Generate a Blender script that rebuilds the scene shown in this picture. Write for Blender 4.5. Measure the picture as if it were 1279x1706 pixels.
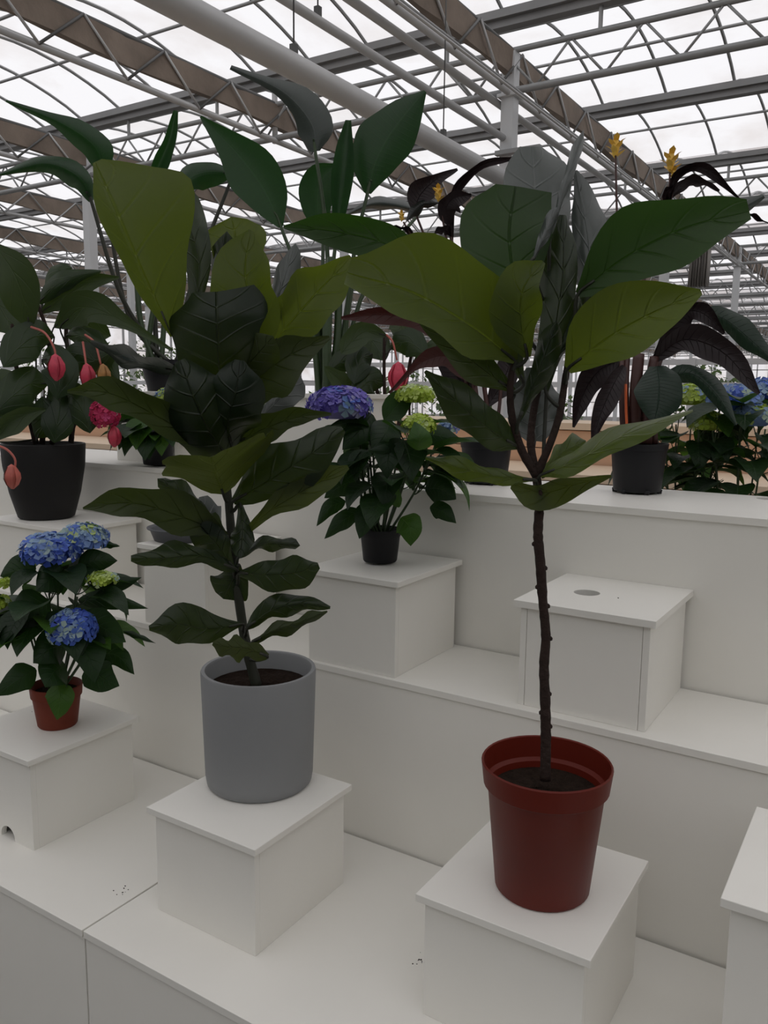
import bpy, bmesh, math, random
import numpy as np
from mathutils import Matrix, Vector
random.seed(7); RNG = np.random.default_rng(7)
for o in list(bpy.data.objects): bpy.data.objects.remove(o)
SC = bpy.context.scene
COL = SC.collection

# ------------------------------------------------------------ camera
F_PX = 1376.8; CX, CY = 639.5, 853.0
YAW, PITCH, ROLL = math.radians(-32.4777), math.radians(8.1808), math.radians(0.6895)
CAM = np.array([0.0, 0.0, 1.5])
_f = np.array([math.sin(YAW)*math.cos(PITCH), math.cos(YAW)*math.cos(PITCH), -math.sin(PITCH)])
_r0 = np.cross(_f, [0, 0, 1]); _r0 /= np.linalg.norm(_r0)
_u0 = np.cross(_r0, _f)
RIGHT = math.cos(ROLL)*_r0 + math.sin(ROLL)*_u0
UP = -math.sin(ROLL)*_r0 + math.cos(ROLL)*_u0
FWD = _f
cam = bpy.data.cameras.new('camera'); camo = bpy.data.objects.new('camera', cam); COL.objects.link(camo)
cam.sensor_fit = 'VERTICAL'; cam.sensor_height = 36.0; cam.lens = F_PX/1706*36.0
cam.clip_start = 0.05; cam.clip_end = 300
mw = Matrix.Identity(4)
for i in range(3):
    mw[i][0] = RIGHT[i]; mw[i][1] = UP[i]; mw[i][2] = -FWD[i]; mw[i][3] = CAM[i]
camo.matrix_world = mw
SC.camera = camo

# ------------------------------------------------------------ sky and exposure
world = bpy.data.worlds.new('overcast'); SC.world = world; world.use_nodes = True
bg = world.node_tree.nodes['Background']
bg.inputs[0].default_value = (0.97, 0.975, 1.0, 1); bg.inputs[1].default_value = 1.16
SC.view_settings.view_transform = 'Standard'; SC.view_settings.look = 'None'
SC.view_settings.gamma = 1.0; SC.view_settings.use_curve_mapping = False
SC.view_settings.exposure = 0.0
SC.cycles.use_denoising = True
SC.cycles.max_bounces = 10; SC.cycles.transparent_max_bounces = 24
SC.cycles.sample_clamp_indirect = 4.0

def ray(px, py): return FWD + RIGHT*((px-CX)/F_PX) - UP*((py-CY)/F_PX)
def at(px, py, d): return CAM + ray(px, py)*d                 # a point at a distance d along the view axis
def onz(px, py, z): r = ray(px, py); return CAM + r*((z-CAM[2])/r[2])
def ony(px, py, y): r = ray(px, py); return CAM + r*((y-CAM[1])/r[1])
def depth(P): return float((np.array(P)-CAM) @ FWD)

# ------------------------------------------------------------ materials
def nodes(name):
    m = bpy.data.materials.new(name); m.use_nodes = True
    nt = m.node_tree; b = nt.nodes['Principled BSDF']
    return m, nt, b
def mat(name, col, rough=.5, metal=0, spec=.5, noise=0, nscale=20, bump=0, bscale=60, detail=4):
    m, nt, b = nodes(name)
    b.inputs['Base Color'].default_value = (*col, 1); b.inputs['Roughness'].default_value = rough
    b.inputs['Metallic'].default_value = metal; b.inputs['Specular IOR Level'].default_value = spec
    tc = nt.nodes.new('ShaderNodeTexCoord')
    if noise:
        n = nt.nodes.new('ShaderNodeTexNoise'); n.inputs['Scale'].default_value = nscale; n.inputs['Detail'].default_value = detail
        nt.links.new(tc.outputs['Object'], n.inputs['Vector'])
        mx = nt.nodes.new('ShaderNodeMix'); mx.data_type = 'RGBA'
        mx.inputs[6].default_value = (*[c*(1-noise) for c in col], 1); mx.inputs[7].default_value = (*[min(1, c*(1+noise)) for c in col], 1)
        nt.links.new(n.outputs['Fac'], mx.inputs[0]); nt.links.new(mx.outputs[2], b.inputs['Base Color'])
    if bump:
        n2 = nt.nodes.new('ShaderNodeTexNoise'); n2.inputs['Scale'].default_value = bscale; n2.inputs['Detail'].default_value = 5
        nt.links.new(tc.outputs['Object'], n2.inputs['Vector'])
        bp = nt.nodes.new('ShaderNodeBump'); bp.inputs['Strength'].default_value = bump; bp.inputs['Distance'].default_value = .01
        nt.links.new(n2.outputs['Fac'], bp.inputs['Height']); nt.links.new(bp.outputs[0], b.inputs['Normal'])
    return m

def leaf_mat(name, top, under, trans, rough=.33, urough=.6, tfac=.3, veins=7, vstr=.35, vcol=None, spec=.32, slope=3.0, mid=.018, stripes=0, bump=.5):
    """two sided leaf: upper face, paler underside, light coming through, midrib and side veins on the UV"""
    m, nt, b = nodes(name); N = nt.nodes.new; L = nt.links.new
    uv = N('ShaderNodeUVMap'); sp = N('ShaderNodeSeparateXYZ'); L(uv.outputs[0], sp.inputs[0])
    def mth(op, a, c=None, d=None):
        n = N('ShaderNodeMath'); n.operation = op
        for i, v in enumerate((a, c, d)):
            if v is None: continue
            if isinstance(v, (int, float)): n.inputs[i].default_value = v
            else: L(v, n.inputs[i])
        return n.outputs[0]
    du = mth('ABSOLUTE', mth('SUBTRACT', sp.outputs[0], .5))
    ridge = mth('SUBTRACT', 1.0, mth('SMOOTH_MIN', mth('DIVIDE', du, mid), 1.0, .2))
    ridge = mth('MAXIMUM', ridge, 0.0)
    ph = mth('SUBTRACT', mth('MULTIPLY', sp.outputs[1], veins), mth('MULTIPLY', du, slope))
    tri = mth('PINGPONG', ph, .5)
    side = mth('MAXIMUM', mth('SUBTRACT', 1.0, mth('DIVIDE', tri, .075)), 0.0)
    side = mth('MULTIPLY', side, mth('MAXIMUM', mth('SUBTRACT', 1.0, mth('MULTIPLY', du, 2.0)), 0.0))
    vein = mth('MINIMUM', mth('ADD', ridge, mth('MULTIPLY', side, .6)), 1.0)
    geo = N('ShaderNodeNewGeometry')
    tc = N('ShaderNodeTexCoord'); nz = N('ShaderNodeTexNoise'); nz.inputs['Scale'].default_value = 9; nz.inputs['Detail'].default_value = 4
    L(tc.outputs['Object'], nz.inputs['Vector'])
    oi = N('ShaderNodeObjectInfo')
    def mix(f, a, c):
        n = N('ShaderNodeMix'); n.data_type = 'RGBA'
        for i, v in ((0, f), (6, a), (7, c)):
            if isinstance(v, tuple): n.inputs[i].default_value = (*v, 1)
            elif isinstance(v, (int, float)): n.inputs[i].default_value = v
            else: L(v, n.inputs[i])
        return n.outputs[2]
    base = mix(geo.outputs['Backfacing'], top, under)
    dark = N('ShaderNodeHueSaturation'); L(base, dark.inputs['Color'])
    L(mth('ADD', .72, mth('ADD', mth('MULTIPLY', nz.outputs['Fac'], .25), mth('MULTIPLY', oi.outputs['Random'], .3))), dark.inputs['Value'])
    vc = vcol or tuple(min(1, c*1.9+.02) for c in under)
    colr = mix(mth('MULTIPLY', vein, vstr), dark.outputs[0], vc)
    L(colr, b.inputs['Base Color'])
    rg = mth('ADD', rough, mth('MULTIPLY', geo.outputs['Backfacing'], urough-rough)); L(rg, b.inputs['Roughness'])
    b.inputs['Specular IOR Level'].default_value = spec
    bp = N('ShaderNodeBump'); bp.inputs['Strength'].default_value = bump; bp.inputs['Distance'].default_value = .006
    hh = mth('ADD', vein, mth('MULTIPLY', nz.outputs['Fac'], .8)); L(hh, bp.inputs['Height']); L(bp.outputs[0], b.inputs['Normal'])
    tr = N('ShaderNodeBsdfTranslucent'); L(bp.outputs[0], tr.inputs['Normal'])
    L(mix(mth('MULTIPLY', vein, .35), trans, tuple(min(1, c*1.5) for c in trans)), tr.inputs['Color'])
    ms = N('ShaderNodeMixShader'); ms.inputs[0].default_value = tfac
    L(b.outputs[0], ms.inputs[1]); L(tr.outputs[0], ms.inputs[2])
    L(ms.outputs[0], nt.nodes['Material Output'].inputs['Surface'])
    return m

def petal_mat(name, c1, c2, c3, tfac=.25):
    m, nt, b = nodes(name); N = nt.nodes.new; L = nt.links.new
    oi = N('ShaderNodeObjectInfo'); rmp = N('ShaderNodeValToRGB')
    rmp.color_ramp.elements[0].color = (*c1, 1); rmp.color_ramp.elements[1].color = (*c3, 1)
    e = rmp.color_ramp.elements.new(.65); e.color = (*c2, 1)
    L(oi.outputs['Random'], rmp.inputs[0]); L(rmp.outputs[0], b.inputs['Base Color']); b.inputs['Roughness'].default_value = .55
    tr = N('ShaderNodeBsdfTranslucent'); L(rmp.outputs[0], tr.inputs[0]); ms = N('ShaderNodeMixShader'); ms.inputs[0].default_value = tfac
    L(b.outputs[0], ms.inputs[1]); L(tr.outputs[0], ms.inputs[2]); L(ms.outputs[0], nt.nodes['Material Output'].inputs['Surface'])
    return m

def film_mat():
    """milky roof film: lets most of the sky through, dirty in places"""
    m, nt, b = nodes('roof_film'); N = nt.nodes.new; L = nt.links.new
    nt.nodes.remove(b)
    tc = N('ShaderNodeTexCoord'); oi = N('ShaderNodeObjectInfo'); ad = N('ShaderNodeVectorMath'); ad.operation = 'ADD'
    geo = N('ShaderNodeNewGeometry')
    nz = N('ShaderNodeTexNoise'); nz.inputs['Scale'].default_value = 1.1; nz.inputs['Detail'].default_value = 6
    L(geo.outputs['Position'], nz.inputs['Vector'])
    rp = N('ShaderNodeValToRGB'); rp.color_ramp.elements[0].position = .3; rp.color_ramp.elements[0].color = (.74, .70, .68, 1)
    rp.color_ramp.elements[1].position = .55; rp.color_ramp.elements[1].color = (.86, .845, .845, 1)
    L(nz.outputs['Fac'], rp.inputs[0])
    tp = N('ShaderNodeBsdfTransparent'); L(rp.outputs[0], tp.inputs[0])
    tl = N('ShaderNodeBsdfTranslucent'); tl.inputs[0].default_value = (.8, .79, .79, 1)
    ms = N('ShaderNodeMixShader'); ms.inputs[0].default_value = .12
    L(tp.outputs[0], ms.inputs[1]); L(tl.outputs[0], ms.inputs[2]); L(ms.outputs[0], nt.nodes['Material Output'].inputs['Surface'])
    return m

M = dict(
 white=mat('white_laminate', (.83, .81, .755), .40, noise=.03, nscale=6),
 edge=mat('white_edge_band', (.72, .705, .68), .45),
 concrete=mat('floor_concrete', (.16, .155, .145), .8, noise=.2, nscale=3),
 greypot=mat('grey_glazed_pot', (.235, .24, .245), .55, noise=.06, nscale=8, bump=.05),
 redpot=mat('red_brown_plastic', (.125, .013, .006), .45, spec=.25, noise=.12, nscale=6),
 terra=mat('terracotta_plastic', (.17, .032, .016), .6, spec=.25, noise=.15, nscale=14),
 blackpot=mat('black_plastic', (.008, .008, .010), .5, spec=.3),
 darkpot=mat('charcoal_pot', (.014, .013, .013), .6, spec=.3),
 dish=mat('grey_plastic_dish', (.085, .09, .10), .5),
 soil=mat('potting_soil', (.022, .014, .010), .95, spec=.1, noise=.6, nscale=90, bump=1, bscale=120),
 bark=mat('brown_bark', (.032, .020, .016), .8, spec=.2, noise=.5, nscale=30, bump=.6, bscale=90),
 greenstem=mat('green_stem', (.028, .055, .016), .5, noise=.3, nscale=20),
 darkstem=mat('dark_stem', (.020, .022, .012), .6, noise=.3, nscale=20),
 redstem=mat('pink_red_stem', (.42, .10, .075), .5),
 brownstem=mat('maroon_stem', (.055, .018, .014), .5, noise=.3),
 pink=mat('pink_bud', (.55, .045, .085), .5, noise=.35, nscale=60),
 palebud=mat('coral_bud', (.50, .12, .09), .55, noise=.3, nscale=50),
 yellowbud=mat('yellow_red_bud', (.36, .17, .045), .55, noise=.5, nscale=60),
 yellow=mat('yellow_bract', (.80, .52, .085), .5, noise=.15, nscale=40),
 steel=mat('galvanised_steel', (.33, .335, .335), .55, metal=.25, noise=.1, nscale=5),
 lightsteel=mat('bright_steel', (.52, .52, .52), .5, metal=.2, noise=.08, nscale=5),
 darksteel=mat('dark_steel', (.10, .10, .098), .6, noise=.15, nscale=5),
 gutter=mat('grey_gutter', (.25, .25, .25), .55, metal=.2, noise=.25, nscale=2.5),
 brown=mat('brown_shade_cloth', (.23, .185, .15), .95, noise=.5, nscale=3, bump=.4, bscale=25),
 wood=mat('peach_wood', (.60, .37, .235), .6, noise=.1, nscale=4),
 palewood=mat('pale_wood', (.66, .52, .38), .6, noise=.1, nscale=4),
 redtape=mat('red_tape', (.5, .04, .04), .6),
 orange=mat('orange_plastic', (.65, .12, .03), .5),
 whitepaint=mat('white_paint', (.62, .63, .64), .6),
 panelwall=mat('grey_wall_panel', (.34, .34, .32), .8, noise=.1, nscale=2),
 cactus=mat('cactus_green', (.03, .055, .02), .8, noise=.4, nscale=80),
 glue=mat('dark_gap', (.02, .02, .02), .9),
 clothgrey=mat('grey_screen_cloth', (.30, .28, .26), .9, noise=.3, nscale=5),
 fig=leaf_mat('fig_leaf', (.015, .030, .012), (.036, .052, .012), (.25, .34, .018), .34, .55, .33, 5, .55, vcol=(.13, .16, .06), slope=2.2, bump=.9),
 figdark=leaf_mat('dark_fig_leaf', (.010, .019, .010), (.026, .036, .012), (.10, .15, .015), .34, .55, .22, 6, .25, slope=2.2, bump=.9),  # darker, less translucent copy of the fig leaf
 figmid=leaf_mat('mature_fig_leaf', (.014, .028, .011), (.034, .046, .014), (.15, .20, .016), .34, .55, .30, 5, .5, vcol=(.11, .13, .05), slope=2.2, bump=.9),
 figgreen=leaf_mat('green_fig_leaf', (.014, .032, .011), (.020, .038, .012), (.055, .15, .015), .36, .55, .28, 5, .3, slope=2.2, bump=.9),
 figgrey=leaf_mat('sky_sheen_fig_leaf', (.052, .062, .056), (.06, .07, .06), (.06, .08, .05), .30, .5, .12, 5, .2, spec=.6, slope=2.2),  # grey reflection of the sky painted into the leaf colour
 strel=leaf_mat('strelitzia_leaf', (.010, .030, .013), (.018, .044, .019), (.04, .17, .02), .42, .5, .22, 22, .12, slope=1.2, mid=.03, bump=.2),
 strelgrey=leaf_mat('sky_sheen_strelitzia_leaf', (.06, .072, .066), (.07, .08, .075), (.05, .08, .05), .35, .5, .12, 22, .15, spec=.5, slope=1.2, mid=.03, bump=.2),  # greyed leaf colour stands in for reflected sky
 cala=leaf_mat('calathea_leaf', (.008, .011, .008), (.012, .006, .007), (.03, .015, .015), .38, .5, .08, 16, .2, slope=2.5, bump=.8),
 calagreen=leaf_mat('green_calathea_leaf', (.009, .022, .013), (.014, .02, .013), (.03, .08, .02), .38, .5, .12, 16, .35, vcol=(.04, .09, .06), slope=2.5, bump=.8),
 calared=leaf_mat('maroon_calathea_leaf', (.032, .009, .007), (.036, .010, .008), (.12, .02, .012), .42, .5, .15, 14, .2, slope=2.5),
 med=leaf_mat('medinilla_leaf', (.011, .025, .009), (.026, .042, .015), (.10, .17, .025), .35, .5, .20, 3, .25, slope=-3),
 hyd=leaf_mat('hydrangea_leaf', (.009, .026, .008), (.024, .05, .018), (.06, .17, .018), .48, .6, .18, 7, .3, slope=3.5),
 hydlight=leaf_mat('young_hydrangea_leaf', (.030, .085, .010), (.05, .10, .022), (.14, .30, .025), .48, .6, .25, 7, .3, slope=3.5),
 far=leaf_mat('distant_leaf', (.09, .13, .07), (.11, .15, .09), (.2, .3, .1), .6, .6, .3, 4, .1),
 blue=petal_mat('blue_petal', (.05, .10, .50), (.10, .20, .62), (.34, .48, .52)),
 violet=petal_mat('violet_petal', (.12, .085, .46), (.22, .18, .60), (.42, .42, .60)),
 lime=petal_mat('lime_petal', (.34, .48, .03), (.46, .58, .09), (.55, .66, .36)),
 paleblue=petal_mat('pale_blue_petal', (.16, .26, .58), (.30, .42, .58), (.46, .58, .40)),
 magenta=petal_mat('magenta_petal', (.5, .02, .08), (.55, .03, .12), (.6, .06, .2)),
)
FILM = film_mat()

# ------------------------------------------------------------ object helpers
def tag(o, label=None, cat=None, group=None, kind=None):
    if label: o['label'] = label
    if cat: o['category'] = cat
    if group: o['group'] = group
    if kind: o['kind'] = kind
    return o
def empty(name, loc, label=None, cat=None, group=None, kind=None):
    o = bpy.data.objects.new(name, None); COL.objects.link(o); o.location = tuple(loc); o.empty_display_size = .1
    return tag(o, label, cat, group, kind)
def rootof(o):
    while o.parent: o = o.parent
    return o
def mesh_obj(name, V, Fc, m, parent=None, smooth=False, uv=None, local=False, bevel=0):
    """V in world coordinates (unless local); the object sits at its root's origin"""
    V = np.asarray(V, float)
    if parent is not None and not local:
        V = V - np.array(rootof(parent).location)
    elif parent is None and not local:
        c = np.array([V[:, 0].mean(), V[:, 1].mean(), V[:, 2].min()]); V = V - c
    me = bpy.data.meshes.new(name); me.from_pydata(V.tolist(), [], [list(map(int, f)) for f in Fc])
    if uv is not None:
        l = me.uv_layers.new(name='UVMap'); idx = np.empty(len(me.loops), dtype=np.int32); me.loops.foreach_get('vertex_index', idx)
        l.data.foreach_set('uv', np.asarray(uv, np.float32)[idx].ravel())
    if smooth: me.polygons.foreach_set('use_smooth', [True]*len(me.polygons))
    me.materials.append(m); me.update()
    o = bpy.data.objects.new(name, me); COL.objects.link(o)
    if parent is not None: o.parent = parent
    elif not local: o.location = tuple(c)
    if bevel:
        md = o.modifiers.new('bevel', 'BEVEL'); md.width = bevel; md.segments = 2; md.limit_method = 'ANGLE'
    return o
def box_vf(x0, x1, y0, y1, z0, z1):
    V = [(x, y, z) for x in (x0, x1) for y in (y0, y1) for z in (z0, z1)]
    return V, [(0, 1, 3, 2), (4, 6, 7, 5), (0, 4, 5, 1), (2, 3, 7, 6), (0, 2, 6, 4), (1, 5, 7, 3)]
def box(name, ext, m, parent=None, bevel=.0012): V, Fc = box_vf(*ext); return mesh_obj(name, V, Fc, m, parent, bevel=bevel)
def catmull(P, n):
    P = np.asarray(P, float)
    if len(P) == 2: t = np.linspace(0, 1, n)[:, None]; return P[0]*(1-t)+P[1]*t
    Q = np.vstack([2*P[0]-P[1], P, 2*P[-1]-P[-2]]); out = []
    for s in np.linspace(0, len(P)-1, n):
        i = min(int(s), len(P)-2); t = s-i; a, b, c, d = Q[i:i+4]
        out.append(.5*((2*b)+(c-a)*t+(2*a-5*b+4*c-d)*t*t+(-a+3*b-3*c+d)*t**3))
    return np.array(out)
def tube_vf(P, R, k=8, cap=True):
    P = np.asarray(P, float); n = len(P); R = np.broadcast_to(np.asarray(R, float), (n,))
    T = np.gradient(P, axis=0); T /= np.linalg.norm(T, axis=1)[:, None]+1e-12
    a = np.array([0, 0, 1.]) if abs(T[0][2]) < .9 else np.array([1., 0, 0])
    V = []; u = np.cross(T[0], a); u /= np.linalg.norm(u)
    for i in range(n):
        u = u-T[i]*(u@T[i]); u /= np.linalg.norm(u)+1e-12; w = np.cross(T[i], u)
        for j in range(k):
            an = 2*math.pi*j/k; V.append(P[i]+R[i]*(math.cos(an)*u+math.sin(an)*w))
    Fc = [(i*k+j, i*k+(j+1) % k, (i+1)*k+(j+1) % k, (i+1)*k+j) for i in range(n-1) for j in range(k)]
    if cap: Fc += [tuple(range(k))[::-1], tuple((n-1)*k+j for j in range(k))]
    return V, Fc
class MB:
    def __init__(s): s.V = []; s.F = []
    def add(s, vf): b = len(s.V); s.V += [tuple(v) for v in vf[0]]; s.F += [tuple(i+b for i in f) for f in vf[1]]; return s
    def box(s, *e): return s.add(box_vf(*e))
    def tube(s, P, R, k=8): return s.add(tube_vf(P, R, k))
    def obj(s, name, m, parent=None, **k): return mesh_obj(name, s.V, s.F, m, parent, **k)
def lathe_vf(c, prof, k=40, close=False):
    V = []; Fc = []
    for r, z in prof:
        for j in range(k):
            a = 2*math.pi*j/k; V.append((c[0]+r*math.cos(a), c[1]+r*math.sin(a), z))
    n = len(prof)
    for i in range(n-1):
        for j in range(k): Fc.append((i*k+j, i*k+(j+1) % k, (i+1)*k+(j+1) % k, (i+1)*k+j))
    return V, Fc
def plate_hole(x0, x1, y0, y1, z0, z1, hx, hy, r, n=32):
    """rectangular board with a real round hole through it"""
    V = []; ang = sorted(set([2*math.pi*i/n for i in range(n)]+[math.atan2(cy-hy, cx-hx) % (2*math.pi) for cx in (x0, x1) for cy in (y0, y1)]))
    outer = []; inner = []
    for a in ang:
        c, s = math.cos(a), math.sin(a); t = 1e9
        if c > 1e-9: t = min(t, (x1-hx)/c)
        if c < -1e-9: t = min(t, (x0-hx)/c)
        if s > 1e-9: t = min(t, (y1-hy)/s)
        if s < -1e-9: t = min(t, (y0-hy)/s)
        outer.append((hx+c*t, hy+s*t)); inner.append((hx+c*r, hy+s*r))
    k = len(ang)
    for z in (z1, z0):
        V += [(x, y, z) for x, y in outer]; V += [(x, y, z) for x, y in inner]
    Fc = []
    for j in range(k):
        q = (j+1) % k
        Fc += [(j, q, k+q, k+j), (2*k+j, 3*k+j, 3*k+q, 2*k+q), (j, 2*k+j, 2*k+q, q), (k+j, k+q, 3*k+q, 3*k+j)]
    return V, Fc

# ------------------------------------------------------------ leaves
PROF = dict(
 fiddle=[(0, .10), (.1, .24), (.25, .42), (.45, .72), (.65, 1), (.8, .97), (.92, .66), (.975, .3), (1, 0)],
 ovate=[(0, .10), (.08, .5), (.2, .85), (.38, 1), (.6, .85), (.8, .5), (.92, .2), (1, 0)],
 ell=[(0, .06), (.1, .38), (.25, .75), (.5, 1), (.7, .9), (.87, .58), (.96, .25), (1, 0)],
 lance=[(0, .06), (.1, .42), (.3, .88), (.5, 1), (.7, .85), (.88, .45), (1, 0)])
NU, NV = 17, 9
TT = np.linspace(0, 1, NU); SS = np.linspace(-1, 1, NV)
FACES = [(i*NV+j, i*NV+j+1, (i+1)*NV+j+1, (i+1)*NV+j) for i in range(NU-1) for j in range(NV-1)]
UVS = np.array([((s+1)/2, t) for t in TT for s in SS])
def width(w, prof):
    if isinstance(w, (list, tuple)):
        return np.clip(catmull([(i, v) for i, v in enumerate(w)], NU)[:, 1], 0, None)
    p = np.array(PROF[prof]); return w*np.interp(TT, p[:, 0], p[:, 1])
def leaf(plant, d0, mid, wl, wr, side='t', m='fig', prof='fiddle', fold=.02, tilt=0., ey=(0, 0), wave=.010, name='leaf', stem=None, pm='darkstem', pr=.004):
    """midrib through picture points at distances d0+dd, half widths in picture units on its left and right;
    fold = how far the edges stand off the midrib plane, tilt = left edge further / right edge nearer (metres)"""
    pts = np.array([(p[0], p[1], (d0+p[2]) if len(p) > 2 else d0) for p in mid], float)
    c = catmull(pts, NU); tg = np.gradient(c[:, :2], axis=0); tg /= np.linalg.norm(tg, axis=1)[:, None]+1e-9
    nl = np.stack([tg[:, 1], -tg[:, 0]], 1)
    L_, R_ = width(wl, prof), width(wr, prof); ml, mr = max(L_.max(), 1e-3), max(R_.max(), 1e-3)
    ph = random.uniform(0, 6.28); fq = random.uniform(9, 15); V = []; lobe = .075 if prof == 'fiddle' else .02
    L_ = L_*(1+lobe*np.sin(fq*1.1*TT+ph)); R_ = R_*(1+lobe*np.sin(fq*.9*TT+2*ph))
    for i in range(NU):
        for s in SS:
            a = abs(s); w = (L_[i] if s < 0 else R_[i]); rel = w/(ml if s < 0 else mr)
            off = nl[i]*w*a*(1 if s < 0 else -1); e = ey[0] if s < 0 else ey[1]
            dd = fold*a**1.6*rel + tilt*(a if s < 0 else -a)*rel + wave*a*a*rel*math.sin(fq*TT[i]+ph+(1.3 if s < 0 else 0))
            V.append(at(c[i, 0]+off[0], c[i, 1]+off[1]+e*a*rel+wave*500*a*a*rel*math.sin(fq*1.2*TT[i]+ph*1.7+s), c[i, 2]+dd))
    V = np.array(V)
    i = (NU//2)*NV+NV//2; n = np.zeros(3)
    for q in range(0, len(FACES), 5):
        f = FACES[q]; n += np.cross(V[f[1]]-V[f[0]], V[f[3]]-V[f[0]])
    faces_cam = (n @ (CAM-V[i])) > 0
    Fc = FACES if faces_cam == (side == 't') else [f[::-1] for f in FACES]
    o = mesh_obj(name, V, Fc, M[m], plant, smooth=True, uv=UVS)
    if stem is not None:
        B = V[NV//2]; k = int(np.argmin(np.linalg.norm(stem-B, axis=1))); k = max(0, k-2); A = stem[k]
        if np.linalg.norm(A-B) > .006:
            mid_ = (A+B)/2+np.array([0, 0, -.006]); nx = V[2*NV+NV//2]
            v, f = tube_vf(catmull([A, mid_, B, nx], 9), np.linspace(pr*1.15, pr*.7, 9), 6)
            mesh_obj('petiole', v, f, M[pm], o, smooth=True)
    return o
def pxtube(plant, d0, pts, r, m, name='stem', n=None, k=8, lump=0):
    """round stem through picture points at distances; r radius in metres (single or per point)"""
    P = np.array([at(p[0], p[1], d0+(p[2] if len(p) > 2 else 0)) for p in pts]); n = n or 6*len(P)
    P = catmull(P, n); R = np.interp(np.linspace(0, 1, n), np.linspace(0, 1, len(r)), r) if isinstance(r, (list, tuple)) else np.full(n, r)
    if lump: R = R*(1+lump*RNG.uniform(-1, 1, n))
    v, f = tube_vf(P, R, k); o = mesh_obj(name, v, f, M[m], plant, smooth=True)
    return P, o
_proto = {}
def proto_leaf(kind, m, prof, wid, droop, fold):
    key = (kind, m, prof, wid, droop, fold)
    if key not in _proto:
        p = np.array(PROF[prof]); w = wid*np.interp(TT, p[:, 0], p[:, 1]); V = []
        for i, t in enumerate(TT):
            an = droop*t; y = math.sin(an)/droop if droop else t; z = -(1-math.cos(an))/droop if droop else 0
            for s in SS: V.append((s*w[i], y, z+fold*abs(s)**1.5*w[i]+.02*s*s*math.sin(11*t+s)))
        me = bpy.data.meshes.new(kind); me.from_pydata([tuple(v) for v in V], [], [list(f) for f in FACES])
        l = me.uv_layers.new(name='UVMap'); idx = np.empty(len(me.loops), dtype=np.int32); me.loops.foreach_get('vertex_index', idx)
        l.data.foreach_set('uv', UVS.astype(np.float32)[idx].ravel()); me.polygons.foreach_set('use_smooth', [True]*len(me.polygons))
        me.materials.append(M[m]); _proto[key] = me
    return _proto[key]
def put_leaf(plant, me, base, dirv, length, up=(0, 0, 1), name='leaf'):
    y = Vector(dirv).normalized(); x = y.cross(Vector(up)).normalized(); z = x.cross(y)
    o = bpy.data.objects.new(name, me); COL.objects.link(o); o.parent = plant
    b = Vector(tuple(base))-rootof(plant).location
    mt = Matrix(((x[0], y[0], z[0], 0), (x[1], y[1], z[1], 0), (x[2], y[2], z[2], 0), (0, 0, 0, 1)))
    o.matrix_local = Matrix.Translation(b) @ mt @ Matrix.Scale(length, 4)
    return o
_fl = {}
def floret_mesh(m):
    if m not in _fl:
        V = [(0, 0, 0)]; Fc = []
        for q in range(4):
            a = q*math.pi/2; b = len(V)
            for (r, t, z) in ((.42, -.66, .09), (.55, 0, .03), (.42, .66, .09), (.92, -.60, .17), (1.10, 0, .08), (.92, .60, .17)):
                V.append((r*math.cos(a+t), r*math.sin(a+t), z+.04*math.sin(q*2.1)))
            Fc += [(0, b, b+1), (0, b+1, b+2), (b, b+3, b+4, b+1), (b+1, b+4, b+5, b+2)]
        me = bpy.data.meshes.new('floret'); me.from_pydata(V, [], Fc); me.materials.append(M[m]); _fl[m] = me
    return _fl[m]
def flower_head(plant, c, rad, kinds, n, fs, squash=.72, split=True, down=-.25):
    """mophead: a core with four petalled florets all over it; kinds = [(material, share)]"""
    c = np.array(c); V, Fc = [], []
    prof = [(max(.002, rad[0]*.72*math.cos(a)), c[2]+rad[1]*.72*math.sin(a)) for a in np.linspace(-.9, math.pi/2, 8)]
    core = lathe_vf(c, prof, 16); head = mesh_obj('flower_head', core[0], core[1], M[kinds[0][0]], plant, smooth=True)
    root = Vector(rootof(plant).location); big = MB(); names = [k for k, _ in kinds]; pr = np.array([s for _, s in kinds], float); pr /= pr.sum()
    for i in range(n):
        zz = 1-(i+.5)/n*(1-down); a = i*2.39996+random.uniform(-.2, .2); rr = math.sqrt(max(0, 1-zz*zz))
        nrm = Vector((rr*math.cos(a)/rad[0], rr*math.sin(a)/rad[0], zz/rad[1])).normalized()
        p = Vector((c[0]+rad[0]*.92*rr*math.cos(a), c[1]+rad[0]*.92*rr*math.sin(a), c[2]+rad[1]*.92*zz))
        nrm = (nrm+Vector((random.uniform(-.3, .3), random.uniform(-.3, .3), random.uniform(-.3, .3)))).normalized()
        q = nrm.to_track_quat('Z', 'Y').to_matrix().to_4x4() @ Matrix.Rotation(random.uniform(0, 6.28), 4, 'Z')
        f = bpy.data.objects.new('floret', floret_mesh(random.choices(names, pr)[0])); COL.objects.link(f); f.parent = head
        f.matrix_local = Matrix.Translation(p-root) @ q @ Matrix.Scale(fs*random.uniform(.85, 1.15), 4)
    return head
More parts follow.
